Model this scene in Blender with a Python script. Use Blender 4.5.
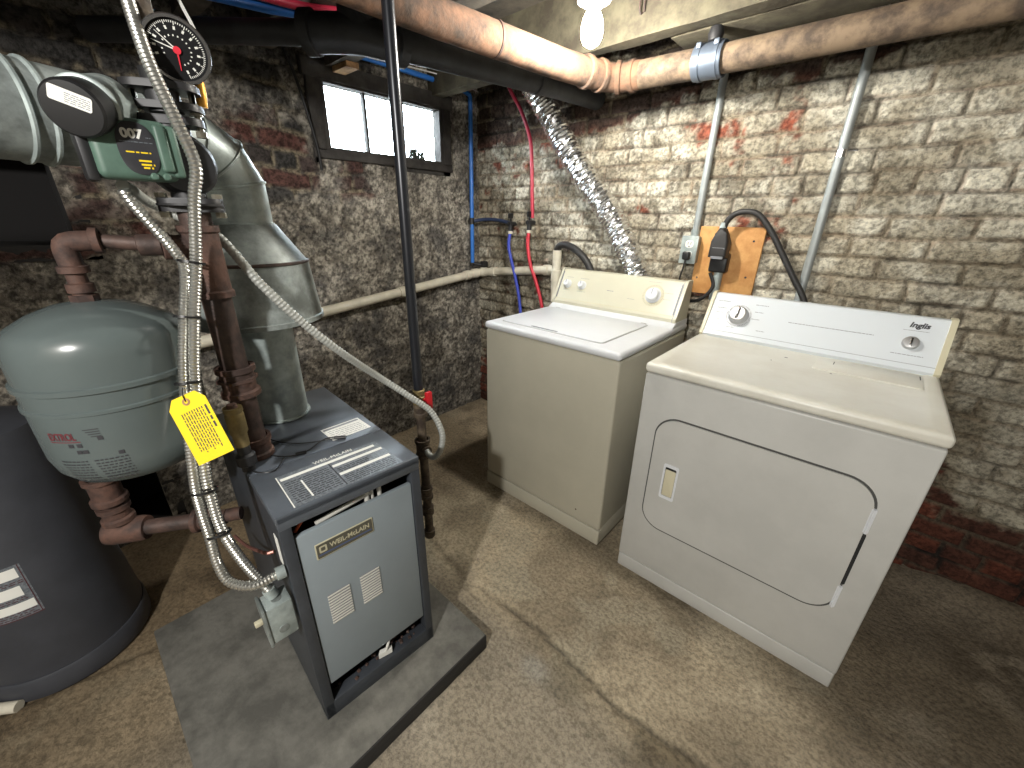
import bpy, bmesh, math
import numpy as np
from mathutils import Vector, Matrix

# ------------------------------------------------------------------ scene, camera, world, light
SC = bpy.context.scene
COL = SC.collection
for o in list(bpy.data.objects):
    bpy.data.objects.remove(o)

CAM_P = Vector((2.1629, -2.0595, 1.3667))
th, ro, ya = math.radians(22.5748), math.radians(1.0325), math.radians(41.7589)
fw = Vector((-math.sin(ya) * math.cos(th), math.cos(ya) * math.cos(th), -math.sin(th)))
rt = Vector((math.cos(ya), math.sin(ya), 0))
up = rt.cross(fw)
r_ = rt * math.cos(ro) + up * math.sin(ro)
u_ = -rt * math.sin(ro) + up * math.cos(ro)
cd = bpy.data.cameras.new('camera')
cam = bpy.data.objects.new('camera', cd)
COL.objects.link(cam)
cam.matrix_world = Matrix(((r_.x, u_.x, -fw.x, CAM_P.x), (r_.y, u_.y, -fw.y, CAM_P.y),
                           (r_.z, u_.z, -fw.z, CAM_P.z), (0, 0, 0, 1)))
cd.sensor_fit = 'HORIZONTAL'
cd.sensor_width = 36.0
cd.lens = 400.52 / 1024 * 36.0
cd.clip_start = 0.02
SC.camera = cam

SC.view_settings.view_transform = 'Standard'
SC.view_settings.look = 'None'
SC.view_settings.gamma = 1.0
SC.view_settings.use_curve_mapping = False
SC.view_settings.exposure = 0.5
SC.cycles.use_denoising = True

BULB_L = 600.0       # radiance of the bare bulb's globe
W = bpy.data.worlds.new('daylight')
SC.world = W
W.use_nodes = True
bg = W.node_tree.nodes['Background']
bg.inputs[0].default_value = (0.86, 0.93, 1.0, 1)
bg.inputs[1].default_value = 24.0

ld = bpy.data.lights.new('second_bulb', 'POINT')     # the basement's other bulb, behind the photographer
ld.energy = 122.0
ld.color = (1.0, 0.975, 0.93)
ld.shadow_soft_size = 0.05
lo = bpy.data.objects.new('second_bulb', ld)
lo.location = (2.2, -3.15, 1.9)
COL.objects.link(lo)


# ------------------------------------------------------------------ helpers
def S(c):
    """sRGB 0-255 -> linear"""
    out = []
    for v in c:
        v = v / 255.0
        out.append(v / 12.92 if v <= 0.04045 else ((v + 0.055) / 1.055) ** 2.4)
    return tuple(out)


def mat(name, col, rough=0.5, metal=0.0, var=0.0, vscale=8.0, col2=None, bump=0.0, bscale=60.0,
        vlo=0.4, vhi=0.62, coat=0.0, emit=None, estr=0.0, spec=0.5):
    m = bpy.data.materials.new(name)
    m.use_nodes = True
    nt = m.node_tree
    b = nt.nodes['Principled BSDF']
    b.inputs['Base Color'].default_value = (*col, 1)
    b.inputs['Roughness'].default_value = rough
    b.inputs['Metallic'].default_value = metal
    b.inputs['Coat Weight'].default_value = coat
    b.inputs['Specular IOR Level'].default_value = spec
    if emit:
        b.inputs['Emission Color'].default_value = (*emit, 1)
        b.inputs['Emission Strength'].default_value = estr
    tc = nt.nodes.new('ShaderNodeTexCoord')
    if var or col2:
        n = nt.nodes.new('ShaderNodeTexNoise')
        n.inputs['Scale'].default_value = vscale
        n.inputs['Detail'].default_value = 8
        n.inputs['Roughness'].default_value = 0.65
        nt.links.new(tc.outputs['Object'], n.inputs['Vector'])
        rp = nt.nodes.new('ShaderNodeValToRGB')
        e = rp.color_ramp.elements
        e[0].position, e[1].position = vlo, vhi
        if col2 is None:
            col2 = tuple(max(0, c * (1 - var)) for c in col)
        e[0].color = (*col2, 1)
        e[1].color = (*col, 1)
        nt.links.new(n.outputs['Fac'], rp.inputs['Fac'])
        nt.links.new(rp.outputs['Color'], b.inputs['Base Color'])
    if bump:
        n2 = nt.nodes.new('ShaderNodeTexNoise')
        n2.inputs['Scale'].default_value = bscale
        n2.inputs['Detail'].default_value = 6
        nt.links.new(tc.outputs['Object'], n2.inputs['Vector'])
        bp = nt.nodes.new('ShaderNodeBump')
        bp.inputs['Strength'].default_value = bump
        bp.inputs['Distance'].default_value = 0.004
        nt.links.new(n2.outputs['Fac'], bp.inputs['Height'])
        nt.links.new(bp.outputs['Normal'], b.inputs['Normal'])
    return m


def basis(n):
    n = Vector(n).normalized()
    a = Vector((0, 0, 1)) if abs(n.z) < 0.9 else Vector((1, 0, 0))
    x = a.cross(n).normalized()
    return x, n.cross(x).normalized(), n


def frame(o, x, y):
    """matrix with origin o, local x and y axes (made orthonormal)"""
    x = Vector(x).normalized()
    y = Vector(y)
    z = x.cross(y).normalized()
    y = z.cross(x).normalized()
    return Matrix(((x.x, y.x, z.x, o[0]), (x.y, y.y, z.y, o[1]), (x.z, y.z, z.z, o[2]), (0, 0, 0, 1)))


def spline(pts, n=8):
    P = [Vector(p) for p in pts]
    if len(P) < 3:
        return P
    P = [P[0] * 2 - P[1]] + P + [P[-1] * 2 - P[-2]]
    out = []
    for i in range(1, len(P) - 2):
        a, b, c, d = P[i - 1], P[i], P[i + 1], P[i + 2]
        for k in range(n):
            t = k / n
            out.append(0.5 * ((2 * b) + (c - a) * t + (2 * a - 5 * b + 4 * c - d) * t * t + (3 * b - a - 3 * c + d) * t ** 3))
    out.append(P[-2])
    return out


def resample(pts, step):
    d = [0.0]
    for a, b in zip(pts, pts[1:]):
        d.append(d[-1] + (b - a).length)
    n = max(2, int(round(d[-1] / step)) + 1)
    out, j = [], 0
    for i in range(n):
        s = d[-1] * i / (n - 1)
        while j < len(d) - 2 and d[j + 1] < s:
            j += 1
        t = (s - d[j]) / max(1e-9, d[j + 1] - d[j])
        out.append(pts[j].lerp(pts[j + 1], min(1, max(0, t))))
    return out, d[-1]


def rrect(x0, y0, x1, y1, r, n=6):
    out = []
    for cx, cy, a0 in ((x1 - r, y1 - r, 0), (x0 + r, y1 - r, 90), (x0 + r, y0 + r, 180), (x1 - r, y0 + r, 270)):
        for k in range(n + 1):
            a = math.radians(a0 + 90 * k / n)
            out.append((cx + r * math.cos(a), cy + r * math.sin(a)))
    return out


class MB:
    def __init__(s, M=None):
        s.bm = bmesh.new()
        s.M = M            # extra matrix for everything added

    def merge(s, b, M=None):
        MM = None
        if M is not None:
            MM = M
        if s.M is not None:
            MM = s.M @ MM if MM is not None else s.M
        if MM is not None:
            bmesh.ops.transform(b, matrix=MM, verts=b.verts)
        bmesh.ops.recalc_face_normals(b, faces=b.faces)
        me = bpy.data.meshes.new('tmp')
        b.to_mesh(me)
        s.bm.from_mesh(me)
        b.free()
        bpy.data.meshes.remove(me)
        return s

    def box(s, lo, hi, bev=0.0, seg=2, M=None, inset=None):
        b = bmesh.new()
        bmesh.ops.create_cube(b, size=1.0)
        for v in b.verts:
            v.co = Vector(((lo[0] + hi[0]) / 2 + v.co.x * (hi[0] - lo[0]), (lo[1] + hi[1]) / 2 + v.co.y * (hi[1] - lo[1]),
                           (lo[2] + hi[2]) / 2 + v.co.z * (hi[2] - lo[2])))
        if bev:
            bmesh.ops.bevel(b, geom=b.edges[:], offset=bev, segments=seg, affect='EDGES', profile=0.5)
        if inset:
            f = max(b.faces, key=lambda q: q.calc_center_median().z * 10 + q.calc_area())
            bmesh.ops.inset_region(b, faces=[f], thickness=inset[0], depth=0)
            bmesh.ops.inset_region(b, faces=[f], thickness=inset[1], depth=-inset[2])
        return s.merge(b, M)

    def cyl(s, p0, p1, r0, r1=None, n=20, bev=0.0, M=None):
        p0, p1 = Vector(p0), Vector(p1)
        r1 = r0 if r1 is None else r1
        L = (p1 - p0).length
        prof = [(0, 0), (r0, 0), (r1, L), (0, L)] if not bev else \
            [(0, 0), (r0 - bev, 0), (r0, bev), (r1, L - bev), (r1 - bev, L), (0, L)]
        return s.lathe(prof, p0, p1 - p0, n, M)

    def lathe(s, prof, o, ax=(0, 0, 1), n=32, M=None, a0=0.0):
        x, y, z = basis(ax)
        o = Vector(o)
        b = bmesh.new()
        rings = []
        for r, h in prof:
            if r < 1e-6:
                rings.append([b.verts.new(o + z * h)])
            else:
                rings.append([b.verts.new(o + z * h + (x * math.cos(a0 + 2 * math.pi * k / n) + y * math.sin(a0 + 2 * math.pi * k / n)) * r) for k in range(n)])
        for A, B in zip(rings, rings[1:]):
            for k in range(n):
                a1, a2 = A[k % len(A)], A[(k + 1) % len(A)]
                b1, b2 = B[k % len(B)], B[(k + 1) % len(B)]
                vs = []
                for v in (a1, a2, b2, b1):
                    if v not in vs:
                        vs.append(v)
                if len(vs) > 2:
                    b.faces.new(vs)
        return s.merge(b, M)

    def tube(s, pts, r, n=10, step=0.012, rf=None, smooth=True, caps=True, jag=None):
        P = spline(pts) if smooth else [Vector(p) for p in pts]
        L = None
        if step:
            P, L = resample(P, step)
        b = bmesh.new()
        rings = []
        t0 = (P[1] - P[0]).normalized()
        x, y, _ = basis(t0)
        N = len(P)
        for i, p in enumerate(P):
            t = (P[min(i + 1, N - 1)] - P[max(i - 1, 0)]).normalized()
            x = (x - t * x.dot(t)).normalized()
            y = t.cross(x)
            rr = rf(i, N) * r if rf else r
            # keep the pipe's bore constant at mitred corners
            if not smooth and 0 < i < N - 1:
                c = (P[i] - P[i - 1]).normalized().dot(t)
                rr = rr
            ring = []
            for k in range(n):
                a = 2 * math.pi * k / n
                q = rr * (1 + (jag(i, k) if jag else 0))
                ring.append(b.verts.new(p + (x * math.cos(a) + y * math.sin(a)) * q))
            rings.append(ring)
        for A, B in zip(rings, rings[1:]):
            for k in range(n):
                b.faces.new((A[k], A[(k + 1) % n], B[(k + 1) % n], B[k]))
        if caps:
            b.faces.new(rings[0][::-1])
            b.faces.new(rings[-1])
        return s.merge(b)

    def prism(s, poly, lo, hi, M=None, bev=0.0, seg=2, hole=None):
        """polygon in local xy extruded along local z"""
        b = bmesh.new()
        n = len(poly)
        if hole:
            a0 = [b.verts.new((x, y, lo)) for x, y in poly]
            a1 = [b.verts.new((x, y, hi)) for x, y in poly]
            h0 = [b.verts.new((x, y, lo)) for x, y in hole]
            h1 = [b.verts.new((x, y, hi)) for x, y in hole]
            for k in range(n):
                j = (k + 1) % n
                b.faces.new((a0[k], a0[j], a1[j], a1[k]))
                b.faces.new((h0[j], h0[k], h1[k], h1[j]))
                b.faces.new((a1[k], a1[j], h1[j], h1[k]))
                b.faces.new((a0[j], a0[k], h0[k], h0[j]))
        else:
            a0 = [b.verts.new((x, y, lo)) for x, y in poly]
            a1 = [b.verts.new((x, y, hi)) for x, y in poly]
            b.faces.new(a0[::-1])
            top = b.faces.new(a1)
            for k in range(n):
                j = (k + 1) % n
                b.faces.new((a0[k], a0[j], a1[j], a1[k]))
            if bev:
                bmesh.ops.bevel(b, geom=list(top.edges), offset=bev, segments=seg, affect='EDGES', profile=0.5)
        return s.merge(b, M)

    def obj(s, name, m, parent=None, angle=35):
        me = bpy.data.meshes.new(name)
        bm = s.bm
        root = parent
        while root is not None and root.parent is not None:
            root = root.parent
        if root is not None and root.name not in LOCAL:
            bmesh.ops.translate(bm, vec=-Vector(root.location), verts=bm.verts)
        for f in bm.faces:
            f.smooth = True
        bm.to_mesh(me)
        bm.free()
        me.set_sharp_from_angle(angle=math.radians(angle))
        me.materials.append(m)
        o = bpy.data.objects.new(name, me)
        COL.objects.link(o)
        if parent is not None:
            o.parent = parent
        return o


LOCAL = set()


def tag(o, label=None, cat=None, group=None, kind=None):
    if label: o['label'] = label
    if cat: o['category'] = cat
    if group: o['group'] = group
    if kind: o['kind'] = kind
    return o


def thing(name, label, cat, loc=(0, 0, 0), rotz=None, group=None):
    o = bpy.data.objects.new(name, None)
    COL.objects.link(o)
    o.location = loc
    if rotz is not None:
        o.rotation_euler = (0, 0, math.radians(rotz))
        LOCAL.add(o.name)
    return tag(o, label, cat, group)


def struct(o):
    o['kind'] = 'structure'
    return o


def text(name, body, size, M, m, parent, ext=0.0004, align='CENTER', shear=0.0, bold=0.0, sx=1.0):
    c = bpy.data.curves.new('txt', 'FONT')
    c.body = body
    c.size = size
    c.extrude = ext
    c.offset = bold
    c.shear = shear
    c.align_x = align
    c.align_y = 'CENTER'
    t = bpy.data.objects.new('txt', c)
    COL.objects.link(t)
    dg = bpy.context.evaluated_depsgraph_get()
    me = bpy.data.meshes.new_from_object(t.evaluated_get(dg))
    bpy.data.objects.remove(t)
    b = bmesh.new()
    b.from_mesh(me)
    bpy.data.meshes.remove(me)
    mb = MB()
    mb.merge(b, M @ Matrix.Diagonal((sx, 1, 1, 1)))
    return mb.obj(name, m, parent)


def lines(mb, M, rows, h=0.0012, z=0.0004):
    """rows of small print: (x0, x1, y) broken into words"""
    rng = np.random.RandomState(len(rows) * 7 + 3)
    for x0, x1, y in rows:
        x = x0
        while x < x1:
            w = min(rng.uniform(2.0, 6.0) * h, x1 - x)
            if w > h * 0.5:
                mb.prism([(x, y - h / 2), (x + w, y - h / 2), (x + w, y + h / 2), (x, y + h / 2)], 0, z, M)
            x += w + h * 0.9
    return mb


# numpy value noise ------------------------------------------------
def vnoise(u, v, sc, seed):
    rng = np.random.RandomState(seed)
    G = rng.rand(256, 256)
    x, y = u * sc + 37.3, v * sc + 11.7
    xi, yi = np.floor(x).astype(int), np.floor(y).astype(int)
    fx, fy = x - xi, y - yi
    fx, fy = fx * fx * (3 - 2 * fx), fy * fy * (3 - 2 * fy)
    g = lambda a, b: G[a & 255, b & 255]
    return (g(xi, yi) * (1 - fx) + g(xi + 1, yi) * fx) * (1 - fy) + (g(xi, yi + 1) * (1 - fx) + g(xi + 1, yi + 1) * fx) * fy


def fbm(u, v, sc, oc, seed, gain=0.55):
    a, s, t = 1.0, 0.0, 0.0
    for k in range(oc):
        s = s + a * vnoise(u, v, sc * 2.03 ** k, seed + k)
        t += a
        a *= gain
    return s / t


def sst(a, b, x):
    t = np.clip((x - a) / (b - a), 0, 1)
    return t * t * (3 - 2 * t)


def hsh(a, b, k):
    x = np.sin(a * 127.1 + b * 311.7 + k * 74.7) * 43758.5453
    return x - np.floor(x)


def bricks(u, v, ch, bl, joint, warp, seed):
    """returns row, column, distance to the nearest joint, position inside the brick"""
    vv = v + warp * (fbm(u, v, 2.2, 3, seed) - 0.5) + 0.35 * warp * (fbm(u, v, 14, 2, seed + 9) - 0.5)
    uu = u + warp * (fbm(u, v, 6, 3, seed + 5) - 0.5)
    row = np.floor(vv / ch)
    head = (np.mod(row, 6) == 2)
    L = np.where(head, bl * 0.5, bl)
    off = np.where(head, 0.25, np.where(np.mod(row, 2) == 0, 0.0, 0.5)) * bl + hsh(row, 0 * row, seed) * 0.05
    x = (uu + off) / L
    col = np.floor(x)
    jx = (hsh(row, col, 3) - 0.5) * 0.1
    fx = (x - col) * L
    fy = vv - row * ch
    d = np.minimum(np.minimum(fx, L - fx), np.minimum(fy, ch - fy)) - joint * (0.4 + 0.5 * hsh(row, col, 8))
    return row, col, d, fx / L - 0.5, fy / ch - 0.5


def mix(a, b, t):
    return a * (1 - t[..., None]) + b * t[..., None]


def relief(name, origin, ud, vd, nd, U, V, res, fun, m, holes=()):
    """a dense wall or floor surface with modelled relief and per-point material colour"""
    nu, nv = int(round((U[1] - U[0]) / res)) + 1, int(round((V[1] - V[0]) / res)) + 1
    u, v = np.meshgrid(np.linspace(U[0], U[1], nu), np.linspace(V[0], V[1], nv))
    h, c = fun(u, v)
    ud, vd, nd = (np.array(q, float) for q in (ud, vd, nd))
    co = np.array(origin, float) + u[..., None] * ud + v[..., None] * vd + h[..., None] * nd
    idx = np.arange(nu * nv).reshape(nv, nu)
    q = np.stack([idx[:-1, :-1], idx[:-1, 1:], idx[1:, 1:], idx[1:, :-1]], -1).reshape(-1, 4)
    cu = (u[:-1, :-1] + u[1:, 1:]).ravel() / 2
    cv = (v[:-1, :-1] + v[1:, 1:]).ravel() / 2
    keep = np.ones(len(q), bool)
    for a0, a1, b0, b1 in holes:
        keep &= ~((cu > a0) & (cu < a1) & (cv > b0) & (cv < b1))
    q = q[keep]
    if np.dot(np.cross(ud, vd), nd) < 0:
        q = q[:, ::-1]
    me = bpy.data.meshes.new(name)
    me.vertices.add(nu * nv)
    me.vertices.foreach_set('co', co.reshape(-1).astype(np.float32))
    me.loops.add(q.size)
    me.loops.foreach_set('vertex_index', q.reshape(-1).astype(np.int32))
    me.polygons.add(len(q))
    me.polygons.foreach_set('loop_start', (np.arange(len(q)) * 4).astype(np.int32))
    me.polygons.foreach_set('use_smooth', np.ones(len(q), bool))
    me.update(calc_edges=True)
    at = me.color_attributes.new('tint', 'FLOAT_COLOR', 'POINT')
    c4 = np.concatenate([np.clip(c, 0.003, 0.95), np.ones(c.shape[:2] + (1,))], -1)
    at.data.foreach_set('color', c4.reshape(-1).astype(np.float32))
    me.materials.append(m)
    o = bpy.data.objects.new(name, me)
    COL.objects.link(o)
    return struct(o)


def relief_mat(name, rough, bscale, bstr, speck=0.35, sscale=90):
    m = bpy.data.materials.new(name)
    m.use_nodes = True
    nt = m.node_tree
    b = nt.nodes['Principled BSDF']
    b.inputs['Roughness'].default_value = rough
    b.inputs['Specular IOR Level'].default_value = 0.25
    at = nt.nodes.new('ShaderNodeAttribute')
    at.attribute_name = 'tint'
    tc = nt.nodes.new('ShaderNodeTexCoord')
    n = nt.nodes.new('ShaderNodeTexNoise')
    n.inputs['Scale'].default_value = sscale
    n.inputs['Detail'].default_value = 8
    n.inputs['Roughness'].default_value = 0.7
    nt.links.new(tc.outputs['Object'], n.inputs['Vector'])
    mr = nt.nodes.new('ShaderNodeMapRange')
    mr.inputs[1].default_value, mr.inputs[2].default_value = 0.40, 0.56
    mr.inputs[3].default_value, mr.inputs[4].default_value = 1 - speck, 1.22
    nt.links.new(n.outputs['Fac'], mr.inputs[0])
    mx = nt.nodes.new('ShaderNodeMix')
    mx.data_type = 'RGBA'
    mx.blend_type = 'MULTIPLY'
    mx.inputs[0].default_value = 1.0
    nt.links.new(at.outputs['Color'], mx.inputs[6])
    nt.links.new(mr.outputs[0], mx.inputs[7])
    nt.links.new(mx.outputs[2], b.inputs['Base Color'])
    n2 = nt.nodes.new('ShaderNodeTexNoise')
    n2.inputs['Scale'].default_value = bscale
    n2.inputs['Detail'].default_value = 10
    n2.inputs['Roughness'].default_value = 0.65
    nt.links.new(tc.outputs['Object'], n2.inputs['Vector'])
    bp = nt.nodes.new('ShaderNodeBump')
    bp.inputs['Strength'].default_value = bstr
    bp.inputs['Distance'].default_value = 0.012
    nt.links.new(n2.outputs['Fac'], bp.inputs['Height'])
    nt.links.new(bp.outputs['Normal'], b.inputs['Normal'])
    return m


# ------------------------------------------------------------------ materials
A = np.array
M_WALL = relief_mat('whitewashed_brick', 0.9, 55, 1.0, 0.48, 62)
M_STONE = relief_mat('sooty_masonry', 0.92, 45, 1.0, 0.65, 48)
M_FLOOR = relief_mat('worn_concrete', 0.75, 60, 0.7, 0.28, 75)
m_pad = mat('pad_concrete', (0.17, 0.165, 0.145), 0.85, var=0.45, vscale=9, bump=0.5, bscale=70)
m_joist = mat('whitewashed_timber', (0.105, 0.095, 0.062), 0.9, col2=(0.052, 0.043, 0.029), vscale=10, bump=0.8, bscale=40)
m_deck = mat('sooty_boards', (0.10, 0.085, 0.065), 0.9, col2=(0.03, 0.027, 0.024), vscale=6, bump=0.6, bscale=30)
m_old = mat('old_frame_timber', (0.055, 0.05, 0.045), 0.8, col2=(0.025, 0.022, 0.02), vscale=12, bump=0.6, bscale=40)
m_plain = mat('dirty_whitewash', (0.30, 0.28, 0.24), 0.9, var=0.6, vscale=4, bump=0.6, bscale=20)
m_plywood = mat('plywood', S((208, 158, 98)), 0.7, col2=S((184, 130, 74)), vscale=14, bump=0.15, bscale=60)
m_wood = mat('raw_wood', S((180, 140, 95)), 0.75, col2=S((120, 90, 60)), vscale=14)
m_white = mat('white_enamel', S((222, 222, 218)), 0.32, var=0.06, vscale=5, spec=0.4)
m_lidwhite = mat('cool_white_enamel', S((212, 215, 219)), 0.3, var=0.05, vscale=5, spec=0.4)
m_dryer = mat('dryer_enamel', S((186, 186, 182)), 0.34, var=0.10, vscale=3.5, spec=0.4)
m_dryertop = mat('dryer_top_enamel', S((214, 213, 204)), 0.36, col2=S((200, 197, 185)), vscale=5, vlo=0.3, spec=0.4)
m_cream = mat('almond_enamel', S((176, 172, 156)), 0.35, var=0.08, vscale=3, spec=0.4)
m_console = mat('cream_console', S((194, 191, 171)), 0.35, var=0.05, vscale=6)
m_bluewhite = mat('console_face_white', S((208, 214, 219)), 0.3)
m_capcream = mat('yellowed_plastic', S((198, 192, 166)), 0.4)
m_gap = mat('dark_gap', (0.012, 0.012, 0.012), 0.8)
m_black = mat('black_plastic', (0.010, 0.010, 0.011), 0.4)
m_rubber = mat('black_rubber', (0.022, 0.021, 0.021), 0.55)
m_ink = mat('black_print', (0.03, 0.03, 0.035), 0.6)
m_greyink = mat('grey_print', (0.22, 0.23, 0.25), 0.6)
m_chrome = mat('chrome', (0.78, 0.78, 0.78), 0.22, 1.0)
m_brush = mat('brushed_metal', (0.50, 0.50, 0.50), 0.45, 0.9)
m_galv = mat('galvanised_steel', S((176, 187, 185)), 0.42, 0.25, col2=S((142, 152, 151)), vscale=18, bump=0.06)
m_galvdirty = mat('dusty_galvanised_steel', S((160, 168, 166)), 0.5, 0.25, col2=S((112, 118, 116)), vscale=12, bump=0.1)
m_armor = mat('armoured_conduit_steel', S((205, 205, 200)), 0.3, 0.9)
m_greyflex = mat('grey_flexible_conduit', S((158, 160, 155)), 0.5, 0.15)
m_emt = mat('grey_conduit', S((158, 164, 164)), 0.45, 0.3, var=0.15, vscale=12)
m_foil = mat('aluminium_foil', (0.86, 0.87, 0.88), 0.2, 1.0, bump=0.5, bscale=90)
m_rust = mat('rusty_iron', S((88, 69, 62)), 0.6, 0.2, col2=S((54, 44, 41)), vscale=16, bump=0.35, bscale=70)
m_rustbr = mat('rusty_fitting', S((96, 69, 58)), 0.75, 0.05, col2=S((58, 44, 40)), vscale=18, bump=0.5, bscale=60)
m_sewer = mat('orange_rust_pipe', S((116, 86, 66)), 0.9, 0.0, col2=S((70, 57, 48)), vscale=14, bump=0.7, bscale=45, vlo=0.38, vhi=0.6)
m_sewerbr = mat('brown_cast_iron', S((124, 106, 86)), 0.8, 0.0, col2=S((74, 62, 52)), vscale=16, bump=0.5, bscale=40)
m_blackpipe = mat('black_pipe', (0.024, 0.026, 0.030), 0.6, 0.1, var=0.5, vscale=10, bump=0.2, bscale=40)
m_gaspipe = mat('black_steel_pipe', (0.022, 0.024, 0.03), 0.3, 0.4, spec=0.6)
m_oldpipe = mat('old_brown_pipe', S((104, 92, 76)), 0.7, 0.2, col2=S((60, 50, 42)), vscale=25, bump=0.4)
m_pvc = mat('dusty_pvc', S((214, 208, 190)), 0.5, var=0.2, vscale=9)
m_bluepex = mat('blue_tube', S((46, 112, 196)), 0.35)
m_redpex = mat('red_tube', S((176, 44, 66)), 0.35)
m_bluehose = mat('blue_hose', S((52, 70, 180)), 0.45)
m_redhose = mat('red_hose', S((192, 40, 58)), 0.45)
m_darkblue = mat('dark_blue_tube', S((44, 56, 84)), 0.45)
m_clampblue = mat('blue_grey_clamp', S((98, 108, 122)), 0.45, 0.5)
m_boiler = mat('dark_grey_enamel', S((62, 66, 72)), 0.4, var=0.25, vscale=8, spec=0.5)
m_boilertop = mat('dusty_grey_enamel', S((84, 90, 98)), 0.35, var=0.25, vscale=8, spec=0.5)
m_bpanel = mat('light_grey_enamel', S((136, 146, 152)), 0.4, var=0.06, vscale=5)
m_tank = mat('grey_tank_enamel', S((88, 97, 97)), 0.24, var=0.06, vscale=6, spec=0.5)
m_heater = mat('charcoal_jacket', S((68, 70, 76)), 0.5, var=0.2, vscale=6, spec=0.4)
m_pump = mat('green_cast_paint', S((82, 108, 96)), 0.5, var=0.2, vscale=20)
m_blackiron = mat('black_iron', (0.03, 0.03, 0.032), 0.5, 0.4)
m_bolt = mat('zinc_bolt', S((170, 165, 150)), 0.4, 0.8)
m_brass = mat('dull_brass', S((140, 124, 84)), 0.5, 0.5, var=0.3, vscale=40)
m_yellow = mat('yellow_card', S((236, 204, 18)), 0.7)
m_paper = mat('white_paper', S((226, 226, 220)), 0.7)
m_greypaper = mat('grey_printed_label', S((122, 128, 134)), 0.4, col2=S((86, 92, 98)), vscale=160)
m_orange = mat('orange_wire', S((200, 90, 50)), 0.6)
m_redplast = mat('red_handle', S((190, 30, 40)), 0.4)
m_purple = mat('red_print', S((96, 40, 47)), 0.6)
m_gold = mat('gold_lettering', S((205, 200, 172)), 0.4, 0.3)
m_nameplate = mat('dark_nameplate', S((92, 90, 80)), 0.4, 0.2)
m_blueline = mat('blue_print', S((70, 96, 150)), 0.5)
m_cable = mat('white_cable', S((196, 196, 192)), 0.5)
m_porc = mat('porcelain', S((190, 189, 182)), 0.3)
m_weed = mat('dry_weed', (0.03, 0.035, 0.02), 0.9)
m_globe = mat('lit_globe', (1, 1, 1), 0.4, emit=(1.0, 0.95, 0.85), estr=BULB_L)
m_needle = mat('red_needle', S((215, 40, 60)), 0.5)

m_glass = bpy.data.materials.new('window_glass')
m_glass.use_nodes = True
nt = m_glass.node_tree
nt.nodes.remove(nt.nodes['Principled BSDF'])
tr = nt.nodes.new('ShaderNodeBsdfTransparent')
tr.inputs[0].default_value = (0.93, 0.96, 0.97, 1)
gl = nt.nodes.new('ShaderNodeBsdfGlossy')
gl.inputs['Roughness'].default_value = 0.05
ms = nt.nodes.new('ShaderNodeMixShader')
ms.inputs[0].default_value = 0.05
nt.links.new(tr.outputs[0], ms.inputs[1])
nt.links.new(gl.outputs[0], ms.inputs[2])
nt.links.new(ms.outputs[0], nt.nodes['Material Output'].inputs['Surface'])


# ------------------------------------------------------------------ the room
ZC = 2.20          # underside of the floor boards above


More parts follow.
